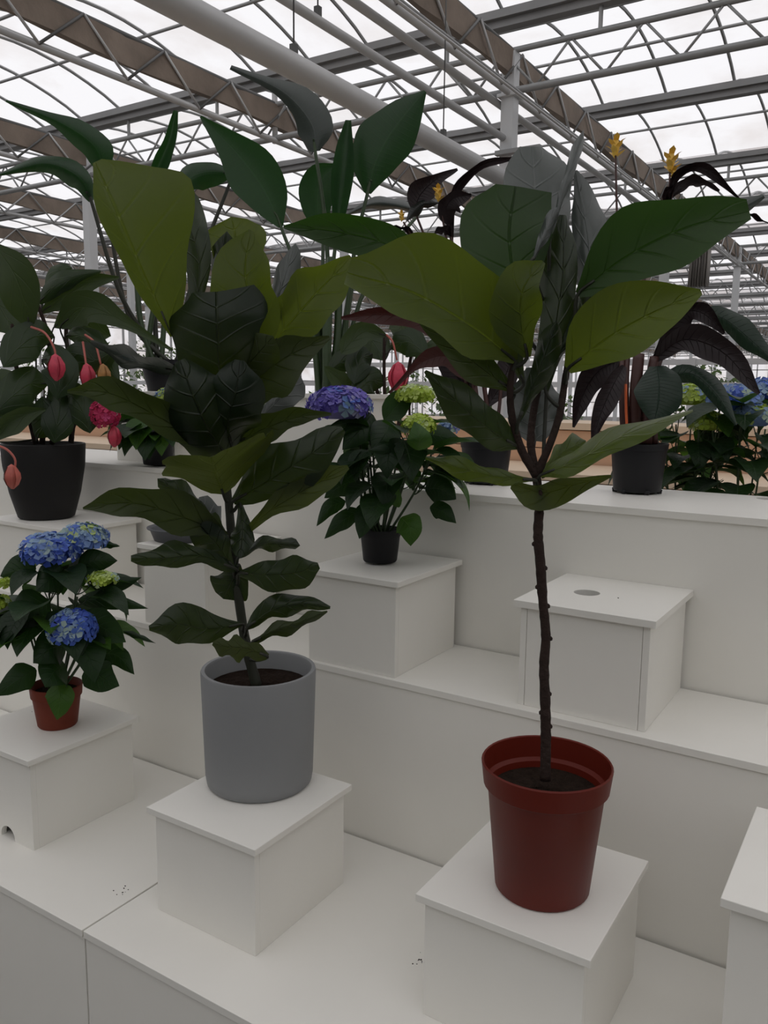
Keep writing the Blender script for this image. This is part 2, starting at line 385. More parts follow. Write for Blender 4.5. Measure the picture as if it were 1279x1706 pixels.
def potbody(plant, c, prof, m, soil_z, soil_r, rim=None, k=44):
    v, f = lathe_vf(c, prof, k); p = mesh_obj('pot', v, f, M[m], plant, smooth=True)
    md = p.modifiers.new('edges', 'EDGE_SPLIT'); md.split_angle = math.radians(40)
    V = [(c[0], c[1], soil_z+.006)]; Fc = []; kk = 28
    for ri in range(1, 7):
        for j in range(kk):
            a = 2*math.pi*j/kk; r = soil_r*ri/6; V.append((c[0]+r*math.cos(a), c[1]+r*math.sin(a), soil_z+(random.uniform(-.006, .008) if ri < 6 else 0)))
    Fc += [(0, 1+j, 1+(j+1) % kk) for j in range(kk)]
    for ri in range(5): Fc += [(1+ri*kk+j, 1+(ri+1)*kk+j, 1+(ri+1)*kk+(j+1) % kk, 1+ri*kk+(j+1) % kk) for j in range(kk)]
    mesh_obj('soil', V, Fc, M['soil'], plant, smooth=True)
    return p

# ============================================================ the setting
FZ = -.16
Z1, Z2, Z3 = .28, .754, 1.211
YF, YM, YT, YB = 1.094, 1.785, 2.159, 2.655
flo = box('floor', (-34, 16, -9, 66, FZ-.1, FZ), M['concrete'], bevel=0); tag(flo, 'grey concrete greenhouse floor', None, kind='structure')

# ---- roof: gutters across, milky film vaults between them
WZ = 4.80; WP = 2.8; Y0W = 7.2; BX = .72; XB0 = -1.95
ceil = empty('ceiling', (0, 0, WZ), 'greenhouse roof of milky film vaults between grey gutters', kind='structure')
ks = list(range(-4, 21)); RISE = .30; NA = 10
XR0, XR1 = -32.0, 9.0
def arc(t): return (WP*t, .06+RISE*math.sin(math.pi*t)**.85)
for k in ks:
    y = Y0W+WP*k; g = MB(); g.box(XR0, XR1, y-.10, y+.10, WZ-.02, WZ+.05); g.box(XR0, XR1, y-.055, y+.055, WZ-.085, WZ-.02)
    g.obj('gutter_beam', M['gutter'], ceil)
pan_v = [(x, *arc(t)) for t in np.linspace(0, 1, NA+1) for x in (.012, BX-.012)]
pan_f = [(2*i, 2*i+1, 2*i+3, 2*i+2) for i in range(NA)]
pan_me = bpy.data.meshes.new('roof_panel'); pan_me.from_pydata(pan_v, [], pan_f); pan_me.materials.append(FILM)
pan_me.polygons.foreach_set('use_smooth', [True]*len(pan_f))
bar_v, bar_f = tube_vf(np.array([(0, *arc(t)) for t in np.linspace(0, 1, 13)]), .017, 6)
bar_me = bpy.data.meshes.new('arch_bar'); bar_me.from_pydata([tuple(v) for v in bar_v], [], [list(f) for f in bar_f]); bar_me.materials.append(M['steel'])
rest = MB(); restbar = MB(); npan = 0
def inview(x, y, z):
    v = np.array([x, y, z])-CAM; d = v @ FWD
    if d < .5: return False
    px, py = CX+F_PX*(v @ RIGHT)/d, CY-F_PX*(v @ UP)/d
    return -130 < px < 1410 and -160 < py < 720
nb = int((XR1-XR0)/BX)
for k in ks[:-1]:
    y = Y0W+WP*k
    for i in range(nb):
        x = XB0+BX*math.floor((XR0-XB0)/BX)+BX*(i+1)
        show = y < 19 and inview(x+BX/2, y+WP/2, WZ+.5)
        if show and npan < 290:
            o = bpy.data.objects.new('roof_panel', pan_me); COL.objects.link(o); o.parent = ceil; o.location = (x, y, 0); npan += 1
            o = bpy.data.objects.new('arch_bar', bar_me); COL.objects.link(o); o.parent = ceil; o.location = (x, y, 0)
        else:
            rest.add(([(x+v[0], y+v[1], WZ+v[2]) for v in pan_v], pan_f))
            restbar.add(([(x+v[0], y+v[1], WZ+v[2]) for v in bar_v], bar_f))
    if y > 1:
        pu = MB()
        for t in (.32, .68):
            a = arc(t); pu.tube([(XR0, y+a[0], WZ+a[1]-.03), (XR1, y+a[0], WZ+a[1]-.03)], .016, 6)
        pu.obj('purlin', M['steel'], ceil, smooth=True)
tag(rest.obj('far_roof_panels', FILM, ceil, smooth=True), kind='stuff'); tag(restbar.obj('far_arch_bars', M['steel'], ceil), kind='stuff')

# ---- lattice trusses across the bays and girders along them
ZT, ZBOT = 4.52, 4.18
GX = [-3.3, -6.02, -9.05]+[-11.95-2.9*i for i in range(7)]+[-.4, 2.5]
TY = [7.2+5.6*i for i in range(10)]
def bar(name, a, b, r, m, parent, k=6): v, f = tube_vf([np.array(a), np.array(b)], r, k); return mesh_obj(name, v, f, m, parent, smooth=True)
for ti, y in enumerate(TY):
    tr = empty('roof_truss', (0, 0, 0)); tr.parent = ceil
    x0, x1 = (-26, 4)
    bar('top_chord', (x0, y, ZT), (x1, y, ZT), .026, M['steel'], tr)
    bar('bottom_chord', (x0, y, ZBOT), (x1, y, ZBOT), .032, M['steel'], tr)
    p = .62; n = int((x1-x0)/p); far = MB()
    for i in range(n):
        xa = x0+i*p
        for s in ((xa, ZBOT, xa+p/2, ZT), (xa+p/2, ZT, xa+p, ZBOT)):
            if ti == 0 and -11.5 < xa < .2: bar('diagonal', (s[0], y, s[1]), (s[2], y, s[3]), .012, M['steel'], tr, 5)
            else: far.tube([(s[0], y, s[1]), (s[2], y, s[3])], .012, 4)
    for x in np.arange(x0+.3, x1, 1.45): far.tube([(x, y, ZT), (x, y, WZ)], .02, 5)
    tag(far.obj('lattice', M['steel'], tr), kind='stuff')
for gi, x in enumerate(GX):
    gd = empty('lattice_girder', (0, 0, 0)); gd.parent = ceil
    ya, yb = (-6 if gi < 2 else 1.0), 62.0
    cl = MB(); ys = np.arange(ya, yb, .35); w = .035
    V = []; 
    for q, yy in enumerate(ys):
        s = w*(1+.5*math.sin(q*1.7)); zb = ZT-.225+.018*math.sin(q*.9+gi)
        V += [(x-s, yy, ZT-.01), (x+s, yy, ZT-.01), (x+s*.8, yy, zb), (x-s*.8, yy, zb)]
    Fc = [(4*i+j, 4*i+(j+1) % 4, 4*i+4+(j+1) % 4, 4*i+4+j) for i in range(len(ys)-1) for j in range(4)]
    mesh_obj('shade_cloth', V, Fc, M['brown'], gd)
    bar('top_chord', (x, ya, ZT), (x, yb, ZT), .03, M['darksteel'], gd)
    bar('bottom_chord', (x+.02, ya, ZBOT-.03), (x+.02, yb, ZBOT-.03), .03, M['lightsteel'], gd)
    p = .86; far = MB()
    for i in range(int((yb-ya)/p)):
        a = ya+i*p
        for s, mm in (((a, ZBOT-.03, a+p/2, ZT), 'darksteel'), ((a+p/2, ZT, a+p, ZBOT-.03), 'lightsteel')):
            if gi < 3 and 3 < a < 15: bar('diagonal', (x+.05, s[0], s[1]), (x+.05, s[2], s[3]), .013, M[mm], gd, 5)
            else: far.tube([(x+.05, s[0], s[1]), (x+.05, s[2], s[3])], .013, 4)
    tag(far.obj('lattice', M['steel'], gd), kind='stuff')
# fascia of thin screen wires under the trusses
ncol = 0
for y in TY:
    for x in (-3.3, -9.08, -14.85, -20.6):
        ncol += 1
        c = MB(); c.box(x-.06, x+.06, y-.06, y+.06, FZ, ZBOT+.32); c.box(x-.11, x+.11, y-.11, y+.11, FZ, FZ+.02); c.box(x-.09, x+.09, y-.09, y+.09, ZBOT-.06, ZBOT-.03)
        o = c.obj('trim_%d' % ncol, M['whitepaint'], bevel=.004); tag(o, 'white steel greenhouse column', kind='structure')
# short hanging post where the truss meets the second girder
bar('hanging_post', (-6.02, 7.2, ZBOT-.05), (-6.02, 7.2, WZ), .03, M['lightsteel'], ceil)

# ---- far walls
wb = MB(); wb.box(-32, 9, 62.9, 63, FZ, 5.2); wbo = wb.obj('wall_back', FILM); tag(wbo, 'milky film end wall of the greenhouse', kind='structure')
wl = MB(); wl.box(-32.1, -32, -9, 63, FZ, 5.2); wlo = wl.obj('wall_left', FILM); tag(wlo, 'milky film side wall of the greenhouse', kind='structure')
po = MB()
for x in np.arange(-32, 9, 1.5): po.box(x-.03, x+.03, 62.8, 62.9, FZ, 5.1)
for z in (1., 2.2, 3.4, 4.6): po.box(-32, 9, 62.8, 62.88, z-.03, z+.03)
po.obj('wall_frame', M['steel'], wbo)
po = MB()
for y in np.arange(-9, 63, 1.5): po.box(-32, -31.9, y-.03, y+.03, FZ, 5.1)
for z in (1., 2.2, 3.4, 4.6): po.box(-32, -31.92, -9, 63, z-.03, z+.03)
po.obj('wall_frame', M['steel'], wlo)

# added unseen walls behind and right of the viewer, blocking low side light
wf = MB(); wf.box(-32, 9, -6.9, -6.7, FZ, 5.2); tag(wf.obj('added_wall_front', M['panelwall']), 'unseen grey wall added behind the viewer to block light', kind='structure')
wr_ = MB(); wr_.box(9, 9.2, -6.7, 63, FZ, 5.2); tag(wr_.obj('added_wall_right', M['panelwall']), 'unseen grey side wall added to block light', kind='structure')
# ---- heating and water pipes running to the white column
def pipe(name, x, z, y0, y1, r, label, m='lightsteel', hang=(), cap=None):
    e = empty(name, (x, y0, z), label, 'pipe')
    bar('tube', (x, y0, z), (x, y1, z), r, M[m], e, 20)
    for y in hang:
        h = bar('hanger', (x, y, z+r*.9), (x, y, WZ-.05), .005, M['darksteel'], e, 5)
        v = MB(); v.box(x-.018, x+.018, y-.018, y+.018, z+r*.8, z+r+.05); v.obj('clamp', M['darksteel'], e)
    if cap: v, f = tube_vf([(x, y1-cap, z), (x, y1, z)], r*1.06, 20); mesh_obj('end_band', v, f, M['redtape'], e, smooth=True)
    return e
pipe('steel_pipe', -3.20, 3.36, .5, 7.12, .072, 'thick grey pipe ending at the white column with a red band', hang=(2.2, 4.0, 5.8), cap=.05)
pipe('steel_pipe', -3.33, 3.78, .5, 7.15, .03, 'thin grey pipe running to the white column above the thick pipe', hang=(4.4,))
pipe('steel_pipe', -3.42, 4.10, .5, 14.4, .032, 'thin grey pipe passing the white column under the girder')
pipe('steel_pipe', -3.08, 4.05, .5, 18.0, .014, 'thin cable conduit fixed beside the girder', 'steel')
pipe('steel_pipe', -3.04, 4.00, .5, 18.0, .011, 'thinnest pale cable conduit hugging the girder chord', 'lightsteel')
br = MB(); br.box(-3.38, -2.95, 7.08, 7.14, 3.62, 3.66)
tag(br.obj('pipe_bracket', M['steel'], bevel=.003), 'short grey bracket across the white column', 'bracket')
# bunched grey screen hanging from the girder far back
cu = MB(); P = []
for i in range(25):
    a = i/24; P.append((-3.3-.16+.32*a, 15.0+.09*math.sin(i*1.9)))
V = [(x, y, z) for z in (3.35, 3.75, 4.31) for x, y in P]
V = [(v[0], v[1]+(.04 if 25 <= i < 50 else 0), v[2]) for i, v in enumerate(V)]
Fc = [(r*25+i, r*25+i+1, (r+1)*25+i+1, (r+1)*25+i) for r in range(2) for i in range(24)]
cu = mesh_obj('screen_curtain', V, Fc, M['clothgrey'], smooth=True); md = cu.modifiers.new('thick', 'SOLIDIFY'); md.thickness = .01
tag(cu, 'bunched grey screen cloth hanging from the roof girder', 'curtain')


# ============================================================ the stepped white display stand
T = .018
def bench(name, x0, x1, yf, yb, zt, label, hole=None, front_z0=FZ):
    e = empty(name, ((x0+x1)/2, (yf+yb)/2, front_z0), label, 'display stand')
    if hole: v, f = plate_hole(x0, x1, yf, yb, zt-T, zt, *hole); mesh_obj('top_board', v, f, M['white'], e)
    else: box('top_board', (x0, x1, yf, yb, zt-T, zt), M['white'], e)
    box('front_panel', (x0, x1, yf+.006, yf+.006+T, front_z0, zt-T), M['white'], e)
    for x in (x0, x1-T): box('side_panel', (x, x+T, yf+.006+T, yb-T, front_z0, zt-T), M['white'], e)
    box('back_panel', (x0, x1, yb-T, yb, front_z0, zt-T), M['white'], e)
    return e
XS = -1.497
bench('display_bench', -4.6, XS-.0025, YF, YM-.0112, Z1, 'low white bench under the potted blue hydrangea, joined at the seam')
bench('display_bench', XS+.0025, 1.4, YF, YM-.0112, Z1, 'low white bench under the grey and the red pot')
bench('display_bench', -4.6, 1.4, YM-.010, YT-.0112, Z2, 'middle white step of the stand with the empty box on it')
bench('display_bench', -4.6, 1.4, YT-.010, YB, Z3, 'top white step of the stand carrying the black nursery pots', hole=(-.335, 2.60, .035))
bench('display_bench', -4.6, 1.4, YB+.003, YB+.40, Z2, 'rear white step behind the top step')
def pedestal(x0, x1, y0, y1, zb, zt, label, hole=None, fronthole=None, ov=.014, seam=False):
    """open bottomed white box: four side boards and an overhanging lid"""
    e = empty('display_box', ((x0+x1)/2, (y0+y1)/2, zb), label, 'box', 'white display boxes on the steps')
    t = .016; h = zt-t; q = t+.0008 if seam else 0
    if hole: v, f = plate_hole(x0-ov, x1+ov, y0-ov, y1+ov, h, zt, *hole); mesh_obj('lid', v, f, M['white'], e)
    else: box('lid', (x0-ov, x1+ov, y0-ov, y1+ov, h, zt), M['white'], e, bevel=.0015)
    if fronthole:
        hx, hz, r = fronthole                       # round hole cut into the lower edge of the front board
        m = MB(); n = 16; a0 = math.asin(min(1, max(-1, (zb-hz)/r))); an = np.linspace(math.pi-a0, a0, n)
        pts = [(x0, zb)]+[(hx+r*math.cos(a), max(zb, hz+r*math.sin(a))) for a in an]+[(x1, zb), (x1, h), (x0, h)]
        k = len(pts); V = [(p[0], y0, p[1]) for p in pts]+[(p[0], y0+t, p[1]) for p in pts]
        Fc = [tuple(range(k)), tuple(range(2*k-1, k-1, -1))]+[(j, k+j, k+(j+1) % k, (j+1) % k) for j in range(k)]
        fp = mesh_obj('front_panel', V, Fc, M['white'], e)
    else: box('front_panel', (x0+q, x1-q, y0, y0+t, zb, h), M['white'], e)
    box('back_panel', (x0+t, x1-t, y1-t, y1, zb, h), M['white'], e)
    for x in (x0, x1-t): box('side_panel', (x, x+t, y0 if seam else y0+t, y1, zb, h), M['white'], e)
    return e
pedestal(-1.414, -1.110, 1.244, 1.575, Z1, .541, 'white box under the grey cylindrical pot')
pedestal(-2.19, -1.880, 1.236, 1.575, Z1, .541, 'white box under the small terracotta pot of blue hydrangea', fronthole=(-1.995, Z1+.004, .031))
pedestal(-.722, -.402, 1.300, 1.640, Z1, .541, 'white box under the red-brown pot')
pedestal(-.180, .140, 1.325, 1.650, Z1, .715, 'tall white box standing by the middle riser, nothing on it')
pedestal(-.757, -.450, 1.806, 2.14, Z2, 1.015, 'empty white box with a round hole in its lid', hole=(-.650, 1.965, .032), seam=True)
pedestal(-1.385, -1.100, 1.790, 2.125, Z2, 1.018, 'white box under the black pot of violet hydrangea')
pedestal(-2.055, -1.785, 1.790, 2.125, Z2, 1.015, 'white box under the shallow grey dish')
pedestal(-2.92, -2.475, 1.812, 2.125, Z2, 1.015, 'white box under the charcoal pot with hanging pink buds')
pedestal(-2.80, -2.46, 2.315, 2.64, Z3, 1.496, 'white box on the top step behind the bushy fig')
pedestal(-1.935, -1.60, 2.25, 2.58, Z3, 1.496, 'white box on the top step behind the violet hydrangea')
# shallow dish
dc = (-2.005, 1.905)
e = empty('plant_saucer', (*dc, 1.015), 'empty shallow grey plastic plant saucer', 'saucer')
v, f = lathe_vf(dc, [(.002, 1.0155), (.085, 1.0155), (.098, 1.05), (.107, 1.054), (.108, 1.058), (.102, 1.058), (.094, 1.052), (.082, 1.02), (.002, 1.02)], 40)
mesh_obj('bowl', v, f, M['dish'], e, smooth=True)
# soil crumbs
def crumbs(c, n, r, label):
    b = MB()
    for i in range(n):
        a = random.uniform(0, 6.28); q = r*random.random(); s = random.uniform(.0005, .0014)
        x, y = c[0]+q*math.cos(a), c[1]+q*math.sin(a); b.box(x-s, x+s, y-s*.8, y+s*.8, c[2]-.0003, c[2]+s)
    tag(b.obj('soil_crumbs', M['soil']), label, 'soil', kind='stuff')
c = onz(712, 1600, Z1); crumbs((c[0], c[1], Z1), 30, .035, 'sprinkle of dark soil crumbs on the low bench')
c = onz(205, 1487, Z1); crumbs((c[0], c[1], Z1), 9, .03, 'few dark soil crumbs by the bench seam')
c = onz(1030, 996, 1.015); crumbs((c[0], c[1], 1.015), 3, .006, 'tiny soil crumb on the lid of the empty box')
c = onz(53, 1186, .541); crumbs((c[0], c[1], .541), 2, .004, 'tiny soil crumb beside the terracotta pot')

# ---- peach wooden stand further back
def woodstep(x0, x1, y0, y1, z, label):
    e = empty('wooden_stand', ((x0+x1)/2, (y0+y1)/2, FZ), label, 'display stand')
    box('top_board', (x0, x1, y0-.02, y1, z-.04, z), M['palewood'], e)
    nb = int((z-FZ)/.11); hh = (z-.04-FZ)/nb
    for i in range(nb): box('plank', (x0, x1, y0, y0+.025, FZ+i*hh, FZ+(i+1)*hh-.005), M['wood'], e)
    box('back_panel', (x0, x1, y1-.03, y1, FZ, z-.04), M['wood'], e)
    for x in (x0, x1-.04): box('side_panel', (x, x+.04, y0+.025, y1-.03, FZ, z-.04), M['wood'], e)
woodstep(-7.5, 1.5, 4.10, 4.70, 1.10, 'lower step of the peach wooden stand behind the white one')
woodstep(-7.5, 1.5, 4.72, 5.3, 1.34, 'upper step of the peach wooden stand behind the white one')


# ============================================================ plants
# ---- bushy fiddle-leaf fig in the grey cylindrical pot
figA = empty('fiddle_leaf_fig', (-1.30, 1.48, .541), 'bushy fiddle-leaf fig with many upright leaves in a grey cylindrical pot', 'potted plant')
cA = (-1.30, 1.48); zt = .832
potbody(figA, cA, [(.002, .5415), (.122, .5415), (.129, .548), (.1325, .57), (.140, zt-.006), (.138, zt), (.130, zt), (.127, zt-.004), (.124, .70), (.002, .70)], 'greypot', zt-.045, .125)
dA = depth((cA[0], cA[1], 1.2))
stA, _ = pxtube(figA, 0, [(428, 1145, 2.02), (410, 1075, 2.015), (398, 1000, 2.0), (388, 920, 1.985), (382, 850, 1.975), (376, 780, 1.96), (374, 700, 1.945), (382, 610, 1.93), (388, 540, 1.92)], [.013, .012, .011, .010, .009, .008, .006], 'darkstem', 'trunk', 60, 10, .06)
def A(mid, wl, wr, side='u', **k):
    k.setdefault('m', 'fig'); leaf(figA, dA-.02, mid, wl, wr, side, stem=stA, pr=.0045, **k)
A([(288, 560, -.06), (236, 450, -.10), (190, 345, -.11), (158, 270, -.06)], [5, 20, 28, 26, 4], [6, 72, 118, 115, 12], fold=-.05, tilt=-.03, wave=.009)
A([(322, 540, .02), (332, 440, .05), (312, 370, .07), (283, 312, .10)], 45, 34, 't', fold=.03, m='figdark')
A([(378, 530, .06), (388, 450, .10), (392, 400, .11), (385, 361, .13)], 52, 50, fold=-.03)
A([(372, 545, .03), (372, 470, .05), (378, 385, .05)], 22, 22, 't', m='figdark', fold=.03)
A([(425, 600, -.03), (420, 520, -.05), (408, 450, -.05), (418, 383, -.02)], [8, 50, 66, 50, 4], [8, 42, 44, 36, 4], fold=-.05, wave=.012)
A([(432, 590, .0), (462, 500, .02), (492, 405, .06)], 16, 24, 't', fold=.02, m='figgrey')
A([(445, 585, .03), (490, 530, .03), (535, 480, .04), (585, 428, .06)], [5, 40, 48, 36, 4], [5, 34, 44, 40, 4], fold=-.04)
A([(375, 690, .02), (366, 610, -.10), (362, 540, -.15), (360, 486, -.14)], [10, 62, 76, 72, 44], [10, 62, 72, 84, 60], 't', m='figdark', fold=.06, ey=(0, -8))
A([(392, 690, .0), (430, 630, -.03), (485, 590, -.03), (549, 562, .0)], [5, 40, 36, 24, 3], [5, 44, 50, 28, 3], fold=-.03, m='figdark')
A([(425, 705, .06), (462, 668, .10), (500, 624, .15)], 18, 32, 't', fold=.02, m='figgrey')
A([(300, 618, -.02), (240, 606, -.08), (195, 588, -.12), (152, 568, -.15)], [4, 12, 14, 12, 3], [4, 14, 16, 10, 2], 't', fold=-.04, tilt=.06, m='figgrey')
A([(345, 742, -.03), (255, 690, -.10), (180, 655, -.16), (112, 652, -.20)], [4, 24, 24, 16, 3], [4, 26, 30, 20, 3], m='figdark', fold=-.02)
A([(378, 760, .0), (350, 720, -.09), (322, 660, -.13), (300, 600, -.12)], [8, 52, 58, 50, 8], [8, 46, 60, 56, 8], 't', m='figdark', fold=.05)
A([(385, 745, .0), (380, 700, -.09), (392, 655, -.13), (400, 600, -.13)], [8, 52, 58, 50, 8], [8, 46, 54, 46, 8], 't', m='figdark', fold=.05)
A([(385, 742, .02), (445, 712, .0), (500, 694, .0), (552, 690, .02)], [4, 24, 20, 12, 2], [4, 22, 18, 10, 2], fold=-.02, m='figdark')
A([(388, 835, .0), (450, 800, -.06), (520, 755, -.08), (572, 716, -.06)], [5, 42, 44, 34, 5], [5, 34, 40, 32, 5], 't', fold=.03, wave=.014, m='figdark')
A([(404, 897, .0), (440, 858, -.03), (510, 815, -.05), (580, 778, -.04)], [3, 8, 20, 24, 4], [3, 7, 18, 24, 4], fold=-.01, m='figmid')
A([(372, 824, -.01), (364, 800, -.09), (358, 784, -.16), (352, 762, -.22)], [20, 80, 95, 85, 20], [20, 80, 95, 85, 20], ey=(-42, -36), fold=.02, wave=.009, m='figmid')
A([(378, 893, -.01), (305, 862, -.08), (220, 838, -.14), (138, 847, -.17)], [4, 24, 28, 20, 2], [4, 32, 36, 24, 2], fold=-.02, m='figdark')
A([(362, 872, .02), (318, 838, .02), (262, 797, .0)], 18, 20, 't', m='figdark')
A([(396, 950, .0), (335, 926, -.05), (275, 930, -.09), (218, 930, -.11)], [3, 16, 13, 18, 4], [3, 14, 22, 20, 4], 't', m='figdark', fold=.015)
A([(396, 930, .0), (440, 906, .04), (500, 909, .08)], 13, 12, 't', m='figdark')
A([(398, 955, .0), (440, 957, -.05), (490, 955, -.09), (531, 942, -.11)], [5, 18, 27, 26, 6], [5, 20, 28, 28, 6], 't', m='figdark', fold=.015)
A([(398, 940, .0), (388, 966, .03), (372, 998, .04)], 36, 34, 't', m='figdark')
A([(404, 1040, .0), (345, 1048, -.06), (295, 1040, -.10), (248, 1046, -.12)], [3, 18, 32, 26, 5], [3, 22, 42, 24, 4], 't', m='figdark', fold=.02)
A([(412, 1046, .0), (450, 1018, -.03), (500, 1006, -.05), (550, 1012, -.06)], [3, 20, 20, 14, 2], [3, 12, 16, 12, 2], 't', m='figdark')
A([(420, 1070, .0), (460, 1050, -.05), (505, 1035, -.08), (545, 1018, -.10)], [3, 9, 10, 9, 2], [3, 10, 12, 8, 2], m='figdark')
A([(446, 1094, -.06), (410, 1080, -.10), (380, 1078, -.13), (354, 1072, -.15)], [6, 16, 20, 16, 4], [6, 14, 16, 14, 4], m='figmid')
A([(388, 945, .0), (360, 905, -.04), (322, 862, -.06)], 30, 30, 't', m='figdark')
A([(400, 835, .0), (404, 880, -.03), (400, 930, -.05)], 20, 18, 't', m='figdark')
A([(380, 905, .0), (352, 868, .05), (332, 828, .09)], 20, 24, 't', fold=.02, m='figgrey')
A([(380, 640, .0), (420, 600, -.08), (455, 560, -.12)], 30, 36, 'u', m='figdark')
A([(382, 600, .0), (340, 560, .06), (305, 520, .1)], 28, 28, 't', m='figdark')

# ---- single stemmed fiddle-leaf fig in the red-brown pot
cB = (-.542, 1.448); zr = .800
figB = empty('fiddle_leaf_fig', (*cB, .541), 'fiddle-leaf fig tree with one bare trunk in a red-brown plastic pot', 'potted plant')
potbody(figB, cB, [(.002, .5415), (.088, .5415), (.092, .546), (.112, zr-.052), (.1135, zr-.049), (.1205, zr-.045), (.1255, zr-.003), (.1235, zr), (.121, zr-.002), (.1165, zr-.044), (.109, zr-.05), (.100, .68), (.002, .68)], 'redpot', zr-.062, .106)
dB = 1.53
stB, _ = pxtube(figB, 0, [(908, 1300, 1.60), (909, 1230, 1.60), (908, 1170, 1.595), (906, 1110, 1.59), (909, 1060, 1.585), (904, 1000, 1.575), (900, 940, 1.565), (896, 890, 1.555), (898, 840, 1.55), (893, 790, 1.54)], [.0105, .010, .0095, .009, .0095, .009, .0085], 'bark', 'trunk', 70, 12, .07)
brs = [stB]
for pts in ([(893, 792, .0), (868, 748, -.01), (852, 690, -.02), (850, 640, -.03), (856, 596, -.03)], [(893, 792, .0), (884, 740, .02), (888, 690, .03), (900, 630, .04), (912, 570, .05), (918, 500, .06)], [(893, 792, .0), (915, 742, -.01), (932, 690, -.01), (940, 640, .0), (948, 590, .0), (958, 530, .02)]):
    P, _ = pxtube(figB, 1.54, pts, [.0085, .0075, .0065, .005], 'bark', 'branch', 26, 8, .06); brs.append(P)
for (x, y, s) in ((892, 905, -1), (912, 942, 1), (893, 975, -1), (913, 1010, 1), (900, 1066, 1), (899, 1192, -1), (919, 1218, 1), (916, 1160, 1)):
    v, f = lathe_vf((0, 0), [(.0005, -.004), (.004, -.002), (.0045, .002), (.002, .005), (.0005, .006)], 8)
    c = stB[int(np.argmin(abs(stB[:, 2]-at(x, y, 1.58)[2])))]+RIGHT*s*.0088; mesh_obj('leaf_scar', np.array(v)+c, f, M['bark'], figB, smooth=True)
stB_all = np.vstack(brs)
def B(mid, wl, wr, side='u', **k):
    k.setdefault('m', 'fig'); leaf(figB, dB, mid, wl, wr, side, stem=stB_all, pr=.004, **k)
B([(858, 602, -.03), (790, 548, -.09), (690, 490, -.14), (578, 455, -.14)], [6, 40, 42, 40, 20], [6, 80, 108, 88, 30], fold=-.04, tilt=-.03, wave=.009)
B([(735, 470, .05), (650, 410, .05), (560, 386, .06), (472, 378, .08)], [5, 34, 36, 22, 3], [5, 28, 38, 24, 3], fold=-.03, m='figgreen')
B([(880, 560, .03), (858, 470, .04), (848, 390, .05), (858, 310, .08)], [8, 58, 84, 78, 34], [8, 30, 56, 76, 62], fold=-.03, m='figgreen')
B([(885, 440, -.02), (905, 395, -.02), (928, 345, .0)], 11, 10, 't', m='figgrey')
B([(878, 595, -.04), (868, 535, -.08), (872, 480, -.10), (905, 436, -.08)], [6, 42, 54, 40, 4], [6, 24, 34, 24, 4], fold=-.03)
B([(908, 650, .0), (924, 550, .0), (938, 450, .02), (938, 358, .05)], [6, 24, 32, 36, 6], [6, 22, 26, 22, 5], 't', m='figdark', fold=.03)
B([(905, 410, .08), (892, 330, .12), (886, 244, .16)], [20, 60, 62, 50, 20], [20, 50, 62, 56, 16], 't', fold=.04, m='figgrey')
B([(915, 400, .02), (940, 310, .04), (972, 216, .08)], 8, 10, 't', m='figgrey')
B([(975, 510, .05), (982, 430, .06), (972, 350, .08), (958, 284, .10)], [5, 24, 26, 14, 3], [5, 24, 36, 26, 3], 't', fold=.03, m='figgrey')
B([(962, 490, .0), (1040, 430, -.04), (1140, 380, -.06), (1248, 352, -.05)], [6, 52, 68, 50, 18], [6, 46, 54, 46, 14], fold=-.03, m='figgreen')
B([(945, 615, -.02), (1010, 565, -.08), (1090, 520, -.12), (1168, 486, -.12)], [8, 64, 74, 46, 5], [8, 40, 46, 34, 5], fold=-.03, tilt=.02, wave=.009)
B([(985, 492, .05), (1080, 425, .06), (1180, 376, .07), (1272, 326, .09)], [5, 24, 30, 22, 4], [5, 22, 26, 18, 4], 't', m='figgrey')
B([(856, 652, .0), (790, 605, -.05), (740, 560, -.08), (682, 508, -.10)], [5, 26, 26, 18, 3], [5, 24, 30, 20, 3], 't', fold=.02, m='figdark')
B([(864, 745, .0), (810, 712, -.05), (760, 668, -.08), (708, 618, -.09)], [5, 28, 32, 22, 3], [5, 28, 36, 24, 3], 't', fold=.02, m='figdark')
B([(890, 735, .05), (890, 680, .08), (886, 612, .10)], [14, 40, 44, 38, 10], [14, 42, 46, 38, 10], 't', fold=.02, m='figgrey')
B([(862, 705, -.02), (895, 625, -.06), (928, 535, -.08)], 18, 24, 't', fold=.03, m='figdark')
B([(892, 800, .0), (835, 795, -.05), (775, 782, -.08), (709, 762, -.09)], [3, 10, 18, 14, 3], [3, 8, 16, 14, 3], 't', fold=.01)
B([(900, 792, .0), (965, 765, -.05), (1050, 720, -.08), (1154, 684, -.08)], [4, 18, 20, 10, 2], [4, 18, 22, 18, 2], 't', fold=.02, tilt=.05)
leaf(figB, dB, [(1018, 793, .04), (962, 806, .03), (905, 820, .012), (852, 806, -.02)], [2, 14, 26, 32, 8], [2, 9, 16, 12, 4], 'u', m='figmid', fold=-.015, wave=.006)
B([(904, 788, .02), (935, 755, .05), (976, 734, .08)], 18, 18, 't')
B([(905, 620, .02), (950, 560, .0), (985, 500, .0), (1000, 440, .02)], 22, 24, 't', m='figdark', fold=.03)
B([(872, 640, .0), (850, 580, -.04), (830, 540, -.06)], 22, 26, 't', m='figdark', fold=.03)

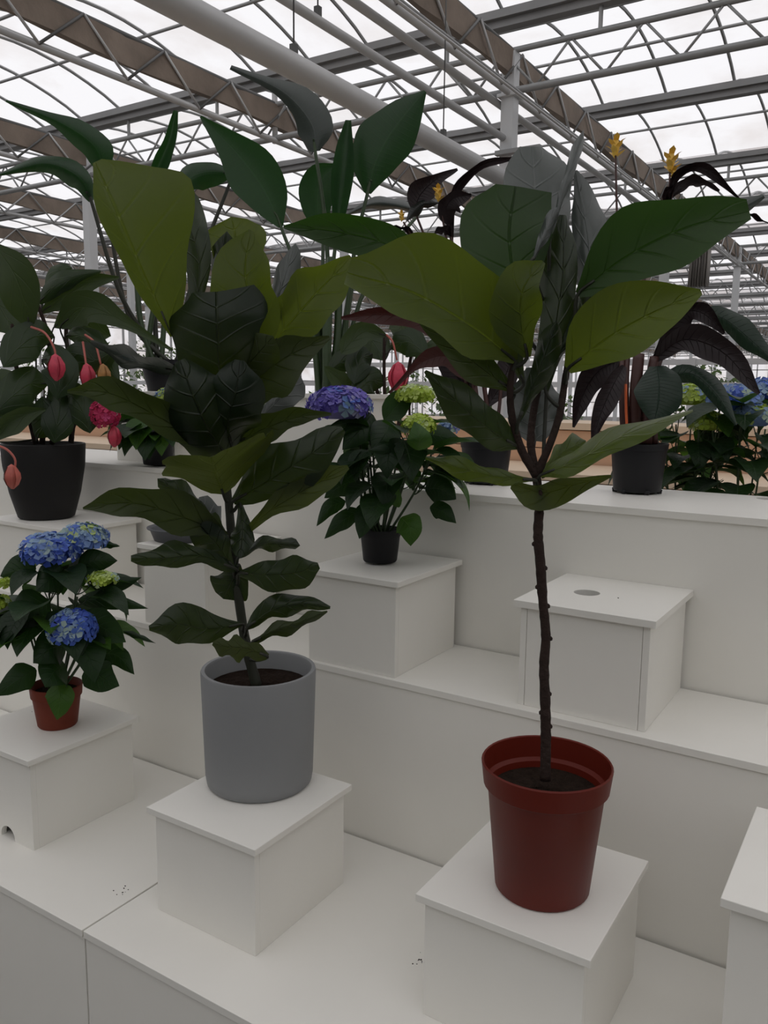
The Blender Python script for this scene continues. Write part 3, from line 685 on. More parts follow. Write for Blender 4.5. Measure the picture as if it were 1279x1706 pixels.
# ---- strelitzias on the boxes of the top step
def strelitzia(c, z, label, rows, stems_extra, ph=.18):
    p = empty('strelitzia', (*c, z), label, 'potted plant')
    potbody(p, c, [(.002, z+.0005), (.085, z+.0005), (.11, z+ph-.02), (.118, z+ph-.018), (.118, z+ph), (.112, z+ph), (.105, z+ph-.03), (.002, z+ph-.03)], 'blackpot', z+ph-.025, .107)
    d0 = depth((*c, 1.8)); base = np.array([c[0], c[1], z+ph-.04]); i = 0
    for mid, wl, wr, side, knee, dd, *mm in rows:
        o = leaf(p, d0+dd, mid, wl, wr, side, m=mm[0] if mm else 'strel', prof='ell', fold=-.05 if side == 'u' else .05, wave=.003)
        B_ = at(mid[0][0], mid[0][1], d0+dd+mid[0][2]); nx = at(mid[1][0], mid[1][1], d0+dd+mid[1][2])
        K = at(knee[0], knee[1], d0+dd*.5); a = i*2.1; i += 1
        P = catmull([base+np.array([.045*math.cos(a), .045*math.sin(a), 0]), K, B_, B_*.6+nx*.4], 22)
        v, f = tube_vf(P, np.linspace(.012, .0045, 22), 8); mesh_obj('petiole', v, f, M['greenstem' if knee[0] > 420 else 'darkstem'], o, smooth=True)
    for q, (pts, r) in enumerate(stems_extra): pxtube(p, d0, pts, r, 'greenstem', 'stem', 14, 8)
    return p
strelitzia((-2.66, 2.48), 1.496, 'tall strelitzia with drooping paddle leaves behind the bushy fig', [
 ([(172, 290, 0), (158, 245, -.05), (100, 204, -.12), (10, 168, -.2)], [6, 22, 20, 9, 2], [6, 26, 22, 9, 2], 't', (212, 520), .0),
 ([(152, 335, 0), (132, 296, -.06), (75, 272, -.12), (-5, 292, -.2)], [4, 18, 20, 12, 2], [4, 16, 18, 10, 2], 't', (205, 500), -.1),
 ([(248, 310, .0), (268, 270, .0), (284, 230, .02), (293, 184, .04)], [4, 12, 12, 9, 4], [4, 16, 12, 9, 4], 'u', (255, 480), .1),
 ([(388, 290, .1), (350, 286, .08), (318, 296, .05), (292, 328, .0)], [4, 26, 28, 20, 3], [4, 14, 20, 18, 3], 't', (320, 470), .1),
 ], [([(262, 620, 0), (235, 540, 0), (228, 470, 0)], .012), ([(268, 620, 0), (275, 520, .02), (290, 400, .03)], .011), ([(245, 620, 0), (250, 550, 0), (262, 480, 0)], .011)], .13)
_c = ony(545, 640, 2.86); strelitzia((_c[0], 2.86), Z2, 'upright strelitzia with broad green paddle leaves behind the violet hydrangea', [
 ([(468, 378, .0), (440, 315, .0), (395, 255, .0), (334, 194, .0)], [4, 36, 44, 24, 2], [4, 34, 42, 24, 2], 'u', (512, 520), .05),
 ([(538, 390, .0), (528, 340, .0), (535, 300, .0), (560, 274, .02)], [4, 24, 32, 26, 3], [4, 22, 30, 24, 3], 'u', (538, 520), .08),
 ([(560, 395, .0), (568, 320, -.02), (575, 260, -.02), (580, 200, .0)], [5, 14, 20, 16, 5], [5, 14, 18, 12, 5], 'u', (548, 520), -.02),
 ([(612, 322, .0), (628, 265, -.02), (660, 210, -.02), (708, 152, .0)], [6, 40, 50, 34, 3], [6, 30, 44, 34, 3], 't', (582, 480), .0),
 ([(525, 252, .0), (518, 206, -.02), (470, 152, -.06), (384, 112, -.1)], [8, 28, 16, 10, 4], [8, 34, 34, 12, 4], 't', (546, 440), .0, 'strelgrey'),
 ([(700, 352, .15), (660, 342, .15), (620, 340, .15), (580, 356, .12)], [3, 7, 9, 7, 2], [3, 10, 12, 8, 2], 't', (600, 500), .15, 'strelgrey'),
 ], [([(537, 760, 0), (530, 640, 0), (520, 540, 0), (500, 450, 0)], .014), ([(545, 760, -.03), (545, 640, -.03), (545, 540, -.03), (552, 430, -.02)], .02), ([(552, 760, .02), (560, 640, .02), (575, 540, .02), (590, 440, .03)], .014), ([(549, 760, 0), (552, 640, 0), (562, 560, 0), (565, 450, 0)], .016), ([(541, 760, .04), (536, 640, .04), (530, 560, .04), (528, 450, .04)], .014)], .30)

# ---- calatheas in black nursery pots on the top step
def nursery_pot(p, c, z, r, h, m='blackpot', feet=True):
    potbody(p, c, [(.002, z+.006), (r*.80, z+.006), (r*.84, z+.010), (r*.97, z+h-.022), (r, z+h-.02), (r*1.03, z+h), (r*.99, z+h), (r*.93, z+h-.03), (.002, z+h-.03)], m, z+h-.025, r*.95)
    if feet:
        for i in range(6):
            a = i*math.pi/3+.2; x, y = c[0]+r*.78*math.cos(a), c[1]+r*.78*math.sin(a)
            v, f = lathe_vf((x, y), [(.001, z+.0003), (.007, z+.0003), (.009, z+.012), (.001, z+.015)], 8); mesh_obj('pot_foot', v, f, M[m], p, smooth=True)
def bract(p, c, s, stempts, d0):
    P, st = pxtube(p, d0, stempts, [.004, .0032], 'brownstem', 'flower_stem', 14, 7)
    core = lathe_vf((c[0], c[1]), [(.001, c[2]-s*.9), (s*.22, c[2]-s*.6), (s*.34, c[2]), (s*.22, c[2]+s*.5), (.001, c[2]+s*.8)], 10)
    h = mesh_obj('flower', core[0], core[1], M['yellow'], p, smooth=True)
    for i in range(11):
        a = i*2.4; zz = -.7+1.3*i/11; e = .35+.25*random.random(); b = MB(); pts = []
        u = np.array([math.cos(a), math.sin(a), 0]); w = np.array([-math.sin(a), math.cos(a), 0]); o_ = np.array(c)+np.array([0, 0, s*zz])
        V = [o_+u*s*.15-w*s*.2, o_+u*s*.15+w*s*.2, o_+u*s*.5+w*s*.24+np.array([0, 0, s*.25]), o_+u*s*.5-w*s*.24+np.array([0, 0, s*.25]), o_+u*s*(.6+e*.5)+np.array([0, 0, s*.42])]
        mesh_obj('petal', V, [(0, 1, 2, 3), (3, 2, 4)], M['yellow'], h)
def calathea(c, h, label, rows, stems, flowers, stake=None):
    p = empty('calathea', (*c, Z3), label, 'potted plant'); nursery_pot(p, c, Z3, .083, h)
    d0 = depth((*c, 1.5))
    for pts, r in stems: pxtube(p, d0, pts, r, 'brownstem', 'stem', 16, 8)
    for mid, wl, wr, side, m in rows: leaf(p, d0, mid, wl, wr, side, m=m, prof='lance', fold=.02 if side == 't' else -.02, wave=.006)
    for x, y, s, sp in flowers: bract(p, at(x, y, d0+sp[-1][2]), s, sp, d0)
    if stake: P, o = pxtube(p, d0, stake, .004, 'orange', 'plant_stake', 8, 6)
    return p
calathea((-1.17, 2.455), .138, 'calathea with nearly black crinkled leaves behind the violet hydrangea', [
 ([(690, 352, .1), (700, 325, .1), (725, 300, .1), (762, 282, .1)], [4, 20, 20, 8, 2], [4, 14, 18, 10, 2], 'u', 'cala'),
 ([(752, 400, .05), (758, 320, .05), (800, 278, .03), (860, 262, .0)], [3, 5, 8, 6, 2], [3, 5, 9, 6, 2], 'u', 'cala'),
 ([(748, 375, .05), (742, 350, .03), (755, 330, .02), (785, 325, .0)], [4, 12, 14, 10, 3], [4, 18, 24, 18, 3], 'u', 'cala'),
 ([(732, 338, .1), (705, 340, .08), (690, 352, .07), (676, 370, .05)], 9, 9, 't', 'cala'),
 ([(752, 395, .03), (740, 382, 0), (722, 390, -.03)], 7, 8, 'u', 'cala'),
 ([(700, 405, .1), (680, 385, .08), (662, 380, .07), (645, 388, .05)], 4, 5, 'u', 'cala'),
 ([(785, 590, .0), (730, 545, -.02), (650, 525, -.03), (568, 530, -.03)], [4, 18, 18, 14, 3], [4, 16, 18, 12, 3], 'u', 'calared'),
 ([(798, 640, -.02), (750, 595, -.04), (700, 605, -.05), (648, 655, -.05)], [4, 20, 16, 6, 2], [4, 22, 18, 6, 2], 'u', 'calared'),
 ([(800, 680, .0), (770, 640, .03), (745, 600, .05), (730, 560, .06)], 22, 22, 'u', 'cala'),
 ([(810, 680, .0), (835, 640, .03), (850, 600, .05), (848, 560, .06)], 20, 22, 'u', 'cala'),
 ], [([(800, 735, 0), (790, 640, 0), (770, 500, .03), (752, 400, .05), (738, 330, .06)], [.012, .007, .005]), ([(795, 735, 0), (760, 560, .05), (720, 430, .1), (692, 355, .1)], [.009, .005, .004]), ([(812, 735, 0), (812, 690, 0), (806, 640, 0)], .008), ([(820, 735, 0), (830, 690, 0), (835, 640, 0)], .006)],
 [(730, 322, .030, [(752, 440, .05), (742, 390, .04), (732, 340, .03)]), (669, 360, .020, [(735, 520, .08), (710, 440, .08), (672, 370, .08)])])
calathea((-.691, 2.509), .15, 'calathea with long dark arching leaves and yellow flowers in a footed black pot', [
 ([(1088, 600, .0), (1140, 566, -.05), (1205, 588, -.1), (1264, 656, -.15)], [5, 20, 26, 22, 3], [5, 18, 24, 20, 3], 'u', 'cala'),
 ([(1092, 590, .05), (1135, 525, .0), (1170, 522, -.03), (1206, 556, -.05)], [4, 14, 16, 14, 3], [4, 18, 18, 12, 3], 'u', 'cala'),
 ([(1160, 520, .1), (1205, 530, .08), (1250, 565, .06), (1300, 612, .04)], [4, 16, 22, 16, 3], [4, 14, 20, 16, 3], 't', 'calagreen'),
 ([(1098, 632, .0), (1150, 622, -.06), (1192, 655, -.1), (1226, 708, -.13)], [4, 14, 18, 14, 2], [4, 14, 16, 12, 2], 't', 'calagreen'),
 ([(1095, 610, -.03), (1098, 640, -.08), (1096, 670, -.10), (1090, 700, -.11)], [14, 34, 40, 34, 10], [14, 34, 42, 34, 10], 't', 'calagreen'),
 ([(1040, 610, .0), (1022, 640, -.05), (1000, 690, -.07), (986, 735, -.08)], [4, 16, 18, 12, 2], [4, 14, 16, 12, 2], 'u', 'cala'),
 ([(1030, 600, .05), (995, 620, .08), (970, 660, .1), (955, 712, .1)], [4, 20, 20, 14, 2], [4, 18, 20, 12, 2], 'u', 'cala'),
 ([(1040, 590, .05), (1010, 610, .1), (985, 590, .12), (960, 620, .12)], 18, 18, 'u', 'cala'),
 ([(1112, 345, .05), (1128, 290, .03), (1175, 283, .0), (1232, 332, -.03)], [2, 5, 9, 8, 2], [2, 6, 9, 7, 2], 'u', 'cala'),
 ([(1112, 335, .05), (1140, 305, .08), (1168, 302, .1), (1198, 318, .12)], [2, 8, 9, 6, 2], [2, 8, 10, 6, 2], 'u', 'cala'),
 ([(1115, 350, .05), (1108, 325, .04), (1122, 308, .03)], 6, 7, 'u', 'cala'),
 ([(1225, 350, .1), (1250, 358, .1), (1285, 375, .1)], 4, 4, 'u', 'cala'),
 ], [([(1045, 740, 0), (1042, 660, 0), (1050, 560, .03), (1085, 420, .05), (1112, 340, .05)], [.012, .009, .006, .004]), ([(1058, 740, 0), (1058, 660, 0), (1064, 590, 0)], [.02, .017]), ([(1075, 740, 0), (1080, 660, 0), (1090, 595, 0)], [.02, .015]), ([(1040, 740, 0), (1036, 680, 0), (1036, 600, .02)], [.01, .008]), ([(1090, 740, 0), (1092, 680, 0), (1100, 600, .03), (1160, 520, .1)], [.01, .006])],
 [(1025, 245, .038, [(1045, 600, .03), (1030, 420, .04), (1025, 255, .04)]), (1117, 268, .040, [(1110, 420, .05), (1114, 340, .05), (1116, 280, .05)]), (1122, 292, .026, [(1112, 400, .05), (1116, 345, .05), (1122, 305, .05)])],
 stake=[(1046, 745, -.05), (1043, 690, -.05), (1042, 640, -.05)])

# ---- hydrangeas
def bush(p, base, centre, rad, n, lm, length, seed, zmin=None, wid=.36):
    """leafy dome: stems from the pot, opposite ovate leaves looking outwards and drooping"""
    rg = random.Random(seed); base = np.array(base); centre = np.array(centre); ns = 7; tips = []
    for i in range(ns):
        a = i*2.39996+seed; r = rad[0]*.6*math.sqrt((i+.5)/ns)
        t = centre+np.array([r*math.cos(a), r*math.sin(a), rad[1]*.45*(1-(r/rad[0])**2)])
        q = (base+t)/2+np.array([(t-base)[0]*.15, (t-base)[1]*.15, 0]); P = catmull([base+(t-base)*np.array([.12, .12, -.02]), q, t], 12)
        v, f = tube_vf(P, np.linspace(.0042, .0026, 12), 6); mesh_obj('stem', v, f, M['greenstem'], p, smooth=True); tips.append(P)
    for i in range(n):
        zz = rg.uniform(-.75, .9); a = i*2.39996+rg.uniform(-.3, .3); rr = math.sqrt(max(0, 1-zz*zz))*rg.uniform(.35, .72)
        b = centre+np.array([rad[0]*rr*math.cos(a), rad[0]*rr*math.sin(a), rad[1]*zz*.9])
        if zmin and b[2] < zmin: b[2] = zmin+rg.uniform(0, .03)
        d = (math.cos(a), math.sin(a), rg.uniform(-.35, .5)*(1 if zz > -.2 else .5)); L_ = length*rg.uniform(.75, 1.2)
        o = put_leaf(p, proto_leaf('hydrangea_leaf', lm if rg.random() > .1 else 'hydlight', 'ovate', wid, rg.choice([.5, .9, 1.3]), .35), b, d, L_)
        P = min(tips, key=lambda Q: np.linalg.norm(Q-b, axis=1).min()); k = int(np.argmin(np.linalg.norm(P-b, axis=1))); k = max(0, k-1)
        if np.linalg.norm(P[k]-b) > .005:
            v, f = tube_vf(catmull([P[k], (P[k]+b)/2-np.array([0, 0, .006]), b], 6), .0018, 5); mesh_obj('petiole', v, f, M['greenstem'], p, smooth=True)
cH = (-2.014, 1.42)
h1 = empty('hydrangea', (*cH, .541), 'blue hydrangea with two big flower heads in a small terracotta pot', 'potted plant')
potbody(h1, cH, [(.002, .5415), (.052, .5415), (.055, .546), (.066, .628), (.070, .630), (.0725, .660), (.070, .662), (.066, .655), (.060, .63), (.002, .63)], 'terra', .64, .062)
dH = depth((*cH, .8))
bush(h1, (*cH, .63), (cH[0]-.015, cH[1]+.02, .87), (.20, .16), 46, 'hyd', .135, 3, .70)
def H(p, d0, mid, wl, wr, side='t', m='hyd', **k): leaf(p, d0, mid, wl, wr, side, m=m, prof='ovate', fold=.012 if side == 't' else -.012, wave=.002, **k)
for mid, w, sd, mm in [([(96, 1138, -.06), (100, 1165, -.085), (95, 1200, -.085)], 25, 't', 'hydlight'), ([(110, 1110, -.03), (90, 1120, -.1), (75, 1145, -.14)], 34, 't', 'hyd'),
 ([(150, 1105, 0), (168, 1128, -.04), (199, 1143, -.06)], 30, 't', 'hyd'), ([(160, 1090, .02), (195, 1092, .0), (224, 1124, -.02)], 20, 't', 'hyd'), ([(60, 1115, -.02), (30, 1132, -.05), (-8, 1160, -.06)], 24, 't', 'hyd'),
 ([(130, 1000, 0), (180, 1000, -.04), (247, 1014, -.06)], 16, 't', 'hyd'), ([(130, 1030, 0), (170, 1045, -.04), (210, 1070, -.06)], 30, 'u', 'hyd'), ([(205, 1052, 0), (230, 1060, .0), (260, 1072, 0)], 5, 't', 'hyd'),
 ([(150, 975, 0), (190, 975, .02), (236, 962, .04)], 15, 't', 'hyd'), ([(130, 945, 0), (160, 935, 0), (196, 934, .02)], 22, 't', 'hyd'), ([(165, 908, .05), (182, 908, .05), (200, 910, .05)], 6, 't', 'hyd'),
 ([(60, 945, -.02), (30, 950, -.04), (0, 960, -.06)], 26, 't', 'hyd'), ([(110, 960, -.05), (85, 965, -.09), (60, 985, -.12)], 30, 't', 'hyd'), ([(80, 1000, -.05), (50, 1020, -.1), (20, 1060, -.12)], 36, 't', 'hyd'), ([(110, 1075, -.03), (85, 1080, -.1), (55, 1105, -.13)], 34, 't', 'hyd')]:
    H(h1, dH, mid, w, w, sd, mm)
pxtube(h1, dH, [(110, 1140, 0), (140, 1095, 0), (155, 1065, 0)], .004, 'greenstem'); pxtube(h1, dH, [(105, 1140, 0), (130, 1085, -.03), (128, 1065, -.05)], .0045, 'greenstem')
flower_head(h1, at(84, 918, dH-.03), (.082, .052), [('blue', 5), ('paleblue', 2)], 75, .021)
flower_head(h1, at(140, 898, dH+.02), (.070, .046), [('blue', 2), ('paleblue', 3), ('lime', .3)], 60, .020)
flower_head(h1, at(120, 1050, dH-.12), (.066, .056), [('blue', 5), ('paleblue', 1)], 64, .019)
flower_head(h1, at(170, 966, dH-.06), (.042, .022), [('lime', 3), ('paleblue', .4)], 34, .013)
for x, y, s in ((10, 972, .016), (-4, 1006, .03), (10, 1044, .022)): flower_head(h1, at(x, y, dH-.08), (s*1.2, s*.8), [('lime', 1)], 20, .011)

cV = (-1.259, 1.96)
h2 = empty('hydrangea', (*cV, 1.018), 'violet hydrangea with lime buds in a small black pot', 'potted plant')
nursery_pot(h2, cV, 1.018, .058, .10, 'blackpot', False)
dV = depth((*cV, 1.3))
bush(h2, (*cV, 1.10), (cV[0]+.03, cV[1]+.03, 1.31), (.19, .15), 46, 'hyd', .13, 5, 1.14)
for mid, w, sd, mm in [([(696, 750, -.2), (698, 730, -.23), (690, 702, -.2)], 22, 't', 'hydlight'), ([(683, 785, -.1), (650, 755, -.14), (612, 750, -.15)], 16, 't', 'hyd'), ([(600, 800, -.02), (570, 808, -.05), (540, 830, -.06)], 22, 't', 'hyd'),
 ([(575, 835, -.02), (550, 845, -.05), (527, 877, -.06)], 14, 't', 'hyd'), ([(600, 850, -.03), (570, 868, -.07), (540, 898, -.08)], 16, 't', 'hyd'), ([(625, 838, -.04), (610, 862, -.08), (598, 898, -.1)], 22, 't', 'hyd'),
 ([(668, 862, -.06), (682, 880, -.09), (684, 910, -.09)], 24, 't', 'hydlight'), ([(708, 815, -.02), (732, 815, -.05), (760, 832, -.06)], 24, 't', 'hyd'), ([(716, 845, .0), (738, 852, -.02), (760, 872, -.03)], 16, 't', 'hyd'),
 ([(640, 850, -.05), (632, 830, -.08), (622, 808, -.09)], 13, 't', 'hyd'), ([(665, 845, -.06), (655, 822, -.08), (650, 800, -.08)], 12, 't', 'hydlight'), ([(690, 720, .0), (725, 725, .0), (772, 735, .0)], 20, 't', 'hyd'),
 ([(620, 690, 0), (600, 715, -.05), (570, 750, -.07)], 28, 't', 'hyd'), ([(650, 700, 0), (640, 725, -.05), (620, 755, -.07)], 28, 't', 'hyd'), ([(640, 700, .02), (665, 670, .03), (690, 640, .04)], 22, 'u', 'hyd')]:
    H(h2, dV, mid, w, w, sd, mm)
for x0, x1, y1 in ((625, 592, 760), (630, 600, 740), (636, 612, 770), (640, 655, 770)): pxtube(h2, dV, [(x0, 890, 0), ((x0+x1)/2-6, 830, -.02), (x1, y1, -.03)], .0036, 'greenstem')
flower_head(h2, at(566, 678, dV-.03), (.094, .058), [('violet', 5), ('blue', .6)], 84, .021)
flower_head(h2, at(692, 660, dV+.0), (.060, .032), [('lime', 1)], 46, .014)
flower_head(h2, at(697, 712, dV-.16), (.044, .034), [('lime', 1)], 34, .014)
flower_head(h2, at(748, 712, dV+.04), (.03, .022), [('paleblue', 2), ('violet', 1)], 22, .012)

def backhyd(c, z, label, centre_px, d0, rad, heads, seed, n=34, pot='blackpot'):
    h = empty('hydrangea', (*c, z), label, 'potted plant'); nursery_pot(h, c, z, .065, .11, pot, False)
    bush(h, (*c, z+.10), at(*centre_px, d0), rad, n, 'hyd', .14, seed, z+.12)
    for x, y, r, k, m in heads: flower_head(h, at(x, y, d0+k), (r, r*.62), m, 44, .02)
    return h
BL = [('blue', 3), ('paleblue', 3)]; LM = [('lime', 3), ('paleblue', .5)]
zb = Z2
P = ony(1240, 800, 2.94); backhyd((P[0], 2.94), zb, 'hydrangea with blue and pale green heads behind the top step', (1232, 750), depth(P), (.24, .20), [(1222, 668, .09, 0, BL), (1272, 655, .08, .1, BL), (1258, 696, .075, -.06, [('paleblue', 3), ('lime', 2)])], 11, 46)
P = ony(1140, 800, 2.94); backhyd((P[0], 2.94), zb, 'hydrangea with lime heads behind the footed black pot', (1150, 745), depth(P), (.22, .20), [(1150, 662, .075, 0, LM), (1178, 706, .06, -.1, [('lime', 1)])], 12, 44)
c5 = ony(262, 740, 2.225)
backhyd((c5[0], 2.225), Z3, 'hydrangea with pale lime head half hidden by the bushy fig', (256, 742), depth(c5), (.13, .15), [(282, 662, .055, .08, [('lime', 2), ('paleblue', 2)])], 13, 44)

# ---- medinillas with hanging pink buds
def bud(p, c, s, m, stempts, d0, petals=True):
    P, st = pxtube(p, d0, stempts, [.0045, .0035], 'redstem', 'flower_stem', 12, 7)
    v, f = lathe_vf((c[0], c[1]), [(.001, c[2]+s), (s*.28, c[2]+s*.82), (s*.55, c[2]+s*.25), (s*.58, c[2]-s*.15), (s*.42, c[2]-s*.65), (s*.12, c[2]-s*.98), (.001, c[2]-s)], 12)
    b = mesh_obj('bud', v, f, M[m], p, smooth=True)
    for i in range(5):
        a = i*1.2566+.3; pr = [(s*.30, .80), (s*.58, .25), (s*.62, -.15), (s*.44, -.65), (s*.1, -1.0)]
        P = [np.array([c[0]+r*math.cos(a), c[1]+r*math.sin(a), c[2]+s*z]) for r, z in pr]
        w = np.array([-math.sin(a), math.cos(a), 0])*s*.3; V = []
        for q, pt in enumerate(P): k = (.5, 1, 1, .7, .05)[q]; V += [pt-w*k, pt+w*k]
        mesh_obj('petal', V, [(2*q, 2*q+1, 2*q+3, 2*q+2) for q in range(4)], M[m], b, smooth=True)
cM = (-2.766, 1.944); zM = 1.015; zmt = 1.298
m1 = empty('medinilla', (*cM, zM), 'medinilla with pink hanging buds in a large charcoal pot', 'potted plant')
potbody(m1, cM, [(.002, zM+.0005), (.094, zM+.0005), (.102, zM+.006), (.128, zM+.10), (.146, zM+.20), (.151, zmt-.004), (.149, zmt), (.141, zmt), (.138, zmt-.02), (.125, zM+.22), (.002, zM+.22)], 'darkpot', zmt-.03, .138)
dM = depth((*cM, 1.5))
stM = []
for pts in ([(70, 740, 0), (75, 690, 0), (85, 640, 0), (80, 560, 0), (60, 500, 0)], [(60, 740, 0), (45, 680, -.03), (25, 600, -.04), (20, 540, -.04)], [(85, 740, 0), (105, 700, 0), (125, 650, .02), (110, 560, .03), (120, 490, .03)], [(118, 738, .02), (122, 710, .02), (135, 680, .02)]):
    Pm, _ = pxtube(m1, dM, pts, [.011, .009, .006], 'bark', 'stem', 24, 8, .05); stM.append(Pm)
stM = np.vstack(stM)
for mid, wl, wr, sd in [
 ([(50, 545, -.08), (40, 500, -.12), (20, 450, -.14), (-12, 405, -.12)], [6, 30, 36, 30, 4], [6, 24, 34, 28, 4], 'u'),
 ([(65, 505, .0), (90, 478, .0), (125, 460, .02), (168, 452, .04)], [4, 14, 16, 10, 2], [4, 16, 18, 10, 2], 't'), ([(70, 520, .02), (110, 492, .04), (150, 470, .06), (198, 462, .08)], [4, 18, 20, 12, 2], [4, 20, 22, 12, 2], 'u'),
 ([(75, 480, .05), (95, 455, .08), (120, 446, .1)], 14, 14, 't'),
 ([(100, 545, -.02), (140, 512, -.06), (195, 530, -.1), (288, 584, -.14)], [6, 30, 26, 10, 2], [6, 30, 24, 10, 2], 'u'),
 ([(90, 560, -.04), (60, 560, -.1), (30, 580, -.14), (5, 612, -.16)], 34, 34, 't'), ([(95, 600, -.03), (130, 590, -.08), (160, 600, -.1), (195, 580, -.12)], 24, 28, 't'),
 ([(80, 640, -.04), (50, 640, -.1), (20, 660, -.13), (-10, 690, -.14)], 32, 36, 't'), ([(75, 690, -.04), (40, 690, -.1), (10, 700, -.13), (-30, 740, -.14)], 20, 30, 't'),
 ([(-20, 735, -.2), (15, 705, -.22), (45, 690, -.22), (76, 682, -.2)], [4, 14, 16, 10, 2], [4, 20, 22, 12, 2], 'u'),
 ([(95, 660, -.05), (120, 660, -.1), (140, 690, -.12), (150, 722, -.12)], 30, 26, 't'), ([(85, 640, -.05), (100, 670, -.1), (95, 710, -.12), (90, 738, -.12)], 30, 30, 't'),
 ([(70, 600, -.06), (90, 600, -.12), (100, 630, -.14), (95, 665, -.14)], 34, 30, 't'), ([(30, 560, .0), (5, 520, .03), (-15, 480, .05)], 30, 30, 't'), ([(110, 560, .0), (135, 560, -.05), (165, 585, -.07), (200, 640, -.08)], 22, 22, 't'),
 ([(90, 545, .05), (120, 530, .1), (150, 545, .12), (185, 560, .14)], 28, 30, 'u'), ([(40, 640, .05), (10, 640, .1), (-20, 660, .12)], 26, 26, 't'), ([(60, 730, -.03), (75, 700, -.09), (70, 660, -.1)], 26, 26, 't')]:
    leaf(m1, dM, mid, wl, wr, sd, m='med', prof='ell', fold=.02 if sd == 't' else -.02, wave=.003, stem=stM, pr=.0035)
for x, y, s, m, sp in [(93, 612, .047, 'pink', [(52, 545, -.16), (75, 555, -.2), (90, 580, -.22), (93, 600, -.22)]), (145, 626, .044, 'pink', [(138, 570, -.1), (141, 590, -.14), (144, 612, -.16)]), (172, 624, .038, 'yellowbud', [(142, 558, -.1), (158, 572, -.15), (168, 608, -.17)]),
 (20, 794, .042, 'palebud', [(-15, 740, -.3), (10, 748, -.32), (25, 765, -.33), (24, 785, -.33)]), (190, 727, .040, 'pink', [(150, 690, -.05), (175, 700, -.08), (188, 715, -.08)])]:
    bud(m1, at(x, y, dM+sp[-1][2]), s, m, sp, dM)
pxtube(m1, dM, [(140, 640, -.08), (165, 660, -.1), (175, 685, -.1)], .0035, 'redstem', 'flower_stem')
flower_head(m1, at(175, 690, dM-.1), (.055, .055), [('magenta', 1)], 60, .016, down=-.8)
P = ony(655, 700, 2.86)
m2 = empty('medinilla', (P[0], 2.86, Z2), 'medinilla with one hanging pink bud behind the violet hydrangea', 'potted plant')
nursery_pot(m2, (P[0], 2.86), Z2, .10, .2, 'darkpot', False); d2 = depth(P)
st2 = []
for pts in ([(650, 860, 0), (640, 700, 0), (610, 600, 0), (600, 560, 0)], [(655, 860, 0), (665, 700, 0), (680, 620, 0), (690, 560, 0)], [(650, 860, 0), (645, 720, 0), (640, 640, 0), (640, 560, 0)]):
    Pm, _ = pxtube(m2, d2, pts, [.011, .008, .006], 'bark', 'stem', 24, 8); st2.append(Pm)
st2 = np.vstack(st2)
for mid, w, sd in [([(645, 560, 0), (610, 552, -.05), (585, 570, -.08), (568, 590, -.1)], 20, 'u'), ([(620, 590, 0), (600, 600, -.05), (590, 640, -.08)], 24, 't'), ([(650, 580, 0), (680, 570, -.05), (710, 590, -.08)], 26, 't'),
 ([(640, 600, 0), (625, 575, .05), (600, 545, .08)], 26, 't'), ([(660, 570, 0), (670, 550, .05), (660, 520, .08)], 24, 'u'), ([(600, 600, 0), (575, 600, 0), (545, 620, 0)], 18, 't'), ([(600, 640, 0), (575, 640, -.03), (540, 610, -.05)], 16, 'u'), ([(690, 600, 0), (720, 590, 0), (745, 560, 0)], 22, 't'), ([(640, 640, 0), (615, 635, -.05), (590, 660, -.08)], 26, 't')]:
    leaf(m2, d2, mid, w, w, sd, m='med', prof='ell', fold=.02 if sd == 't' else -.02, wave=.003, stem=st2, pr=.0035)
bud(m2, at(663, 628, d2-.1), .060, 'pink', [(644, 558, -.06), (654, 570, -.1), (661, 600, -.1)], d2)

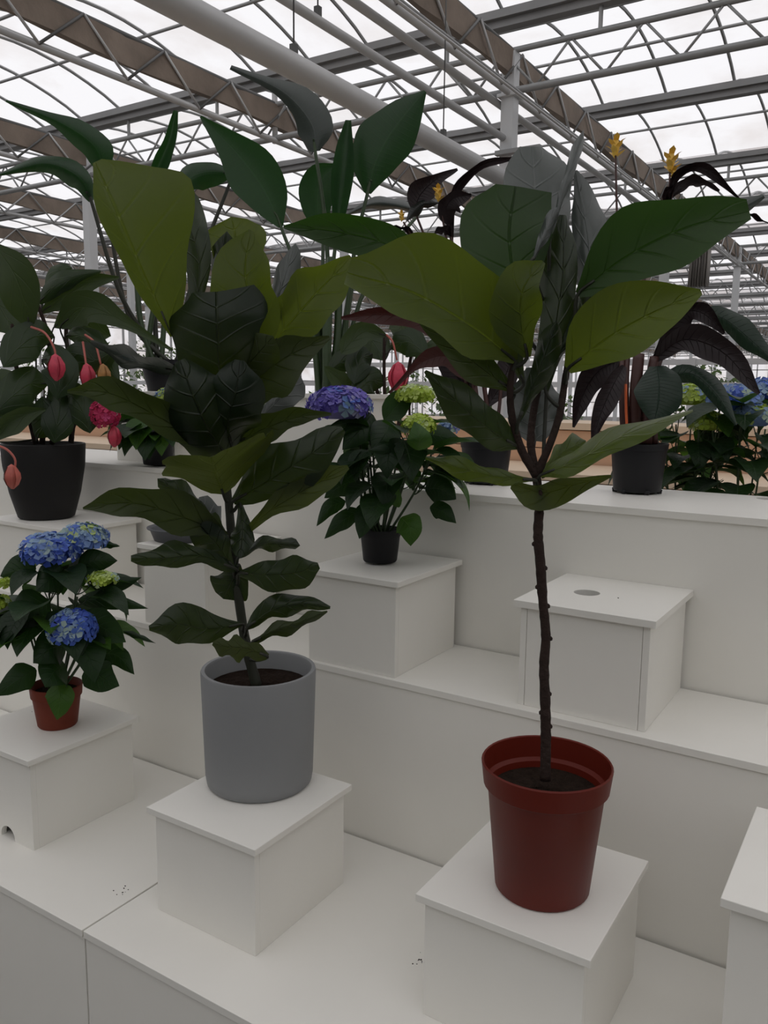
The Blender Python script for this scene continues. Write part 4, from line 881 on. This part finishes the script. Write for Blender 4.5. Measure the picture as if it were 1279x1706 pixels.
# ---- small cactus on the wooden stand, shrubs and rails far back
cc = onz(158, 777, 1.10); sc_ = 4.25/cc[1] if cc[1] > 0 else 1
cc = at(158, 772, 5.2); cc = np.array([cc[0], max(4.15, min(4.6, cc[1])), 1.10])
e = empty('small_cactus', tuple(cc), 'small round cactus in a reddish pot on the wooden stand', 'potted plant')
v, f = lathe_vf(cc, [(.002, 1.1005), (.05, 1.1005), (.065, 1.17), (.06, 1.17), (.055, 1.15), (.002, 1.15)], 20); mesh_obj('pot', v, f, M['terra'], e, smooth=True)
n = 24; V = []; 
for i, a in enumerate(np.linspace(-.5, math.pi/2, 9)):
    for j in range(n):
        r = .06*math.cos(a)*(1+.12*(j % 2)); V.append((cc[0]+r*math.cos(2*math.pi*j/n), cc[1]+r*math.sin(2*math.pi*j/n), 1.185+.055*math.sin(a)))
mesh_obj('cactus_body', V, [(i*n+j, i*n+(j+1) % n, (i+1)*n+(j+1) % n, (i+1)*n+j) for i in range(8) for j in range(n)], M['cactus'], e)
def shrub(c, r, h, label, seed, grp='shrubs just behind the railing'):
    rg = random.Random(seed); e = empty('distant_shrub', (*c, FZ), label, 'shrub', grp)
    tk = MB(); tk.tube(catmull([(c[0], c[1], FZ), (c[0]+.05, c[1], h*.4), (c[0], c[1]+.05, h*.8)], 8), np.linspace(.04, .015, 8), 7); tk.obj('trunk', M['bark'], e, smooth=True)
    b = MB()
    for i in range(700):
        z = rg.uniform(-1, 1); a = rg.uniform(0, 6.28); q = math.sqrt(1-z*z)*rg.uniform(.5, 1); p = np.array([c[0]+r*q*math.cos(a), c[1]+r*q*math.sin(a), h*.6+h*.42*z])
        d = np.array([rg.uniform(-1, 1), rg.uniform(-1, 1), rg.uniform(-.8, .6)]); d /= np.linalg.norm(d); w = np.cross(d, [0, 0, 1.]); w /= np.linalg.norm(w)+1e-6; L_ = rg.uniform(.07, .16)
        b.add(([p, p+d*L_*.5+w*L_*.25, p+d*L_, p+d*L_*.5-w*L_*.25], [(0, 1, 2, 3)]))
    tag(b.obj('foliage', M['far'], e), kind='stuff')
rg = random.Random(5)
for i in range(9):
    x = -14+i*1.95; shrub((x+rg.uniform(-.1, .1), 10.6+rg.uniform(-.5, .5)), .8, rg.uniform(1.5, 2.0), 'pale green leafy shrub in the row behind the wooden stand', 40+i)
for i in range(9):
    shrub((-29+i*2.05, 14.5+rg.uniform(-.5, .5)), .9, rg.uniform(2.4, 2.9), 'tall green shrub in the farther row behind the wooden stand', 60+i, 'tall shrubs in the farther row')
rl = empty('guard_rail', (-4, 9.1, FZ), 'white two-bar railing across the greenhouse behind the wooden stand', 'railing')
for z in (1.62, 1.86): box('rail', (-14, 3, 9.08, 9.12, z-.03, z+.03), M['whitepaint'], rl, 0)
for x in np.arange(-14, 3.1, 2.4): box('post', (x-.03, x+.03, 9.06, 9.14, FZ, 1.9), M['whitepaint'], rl, 0)
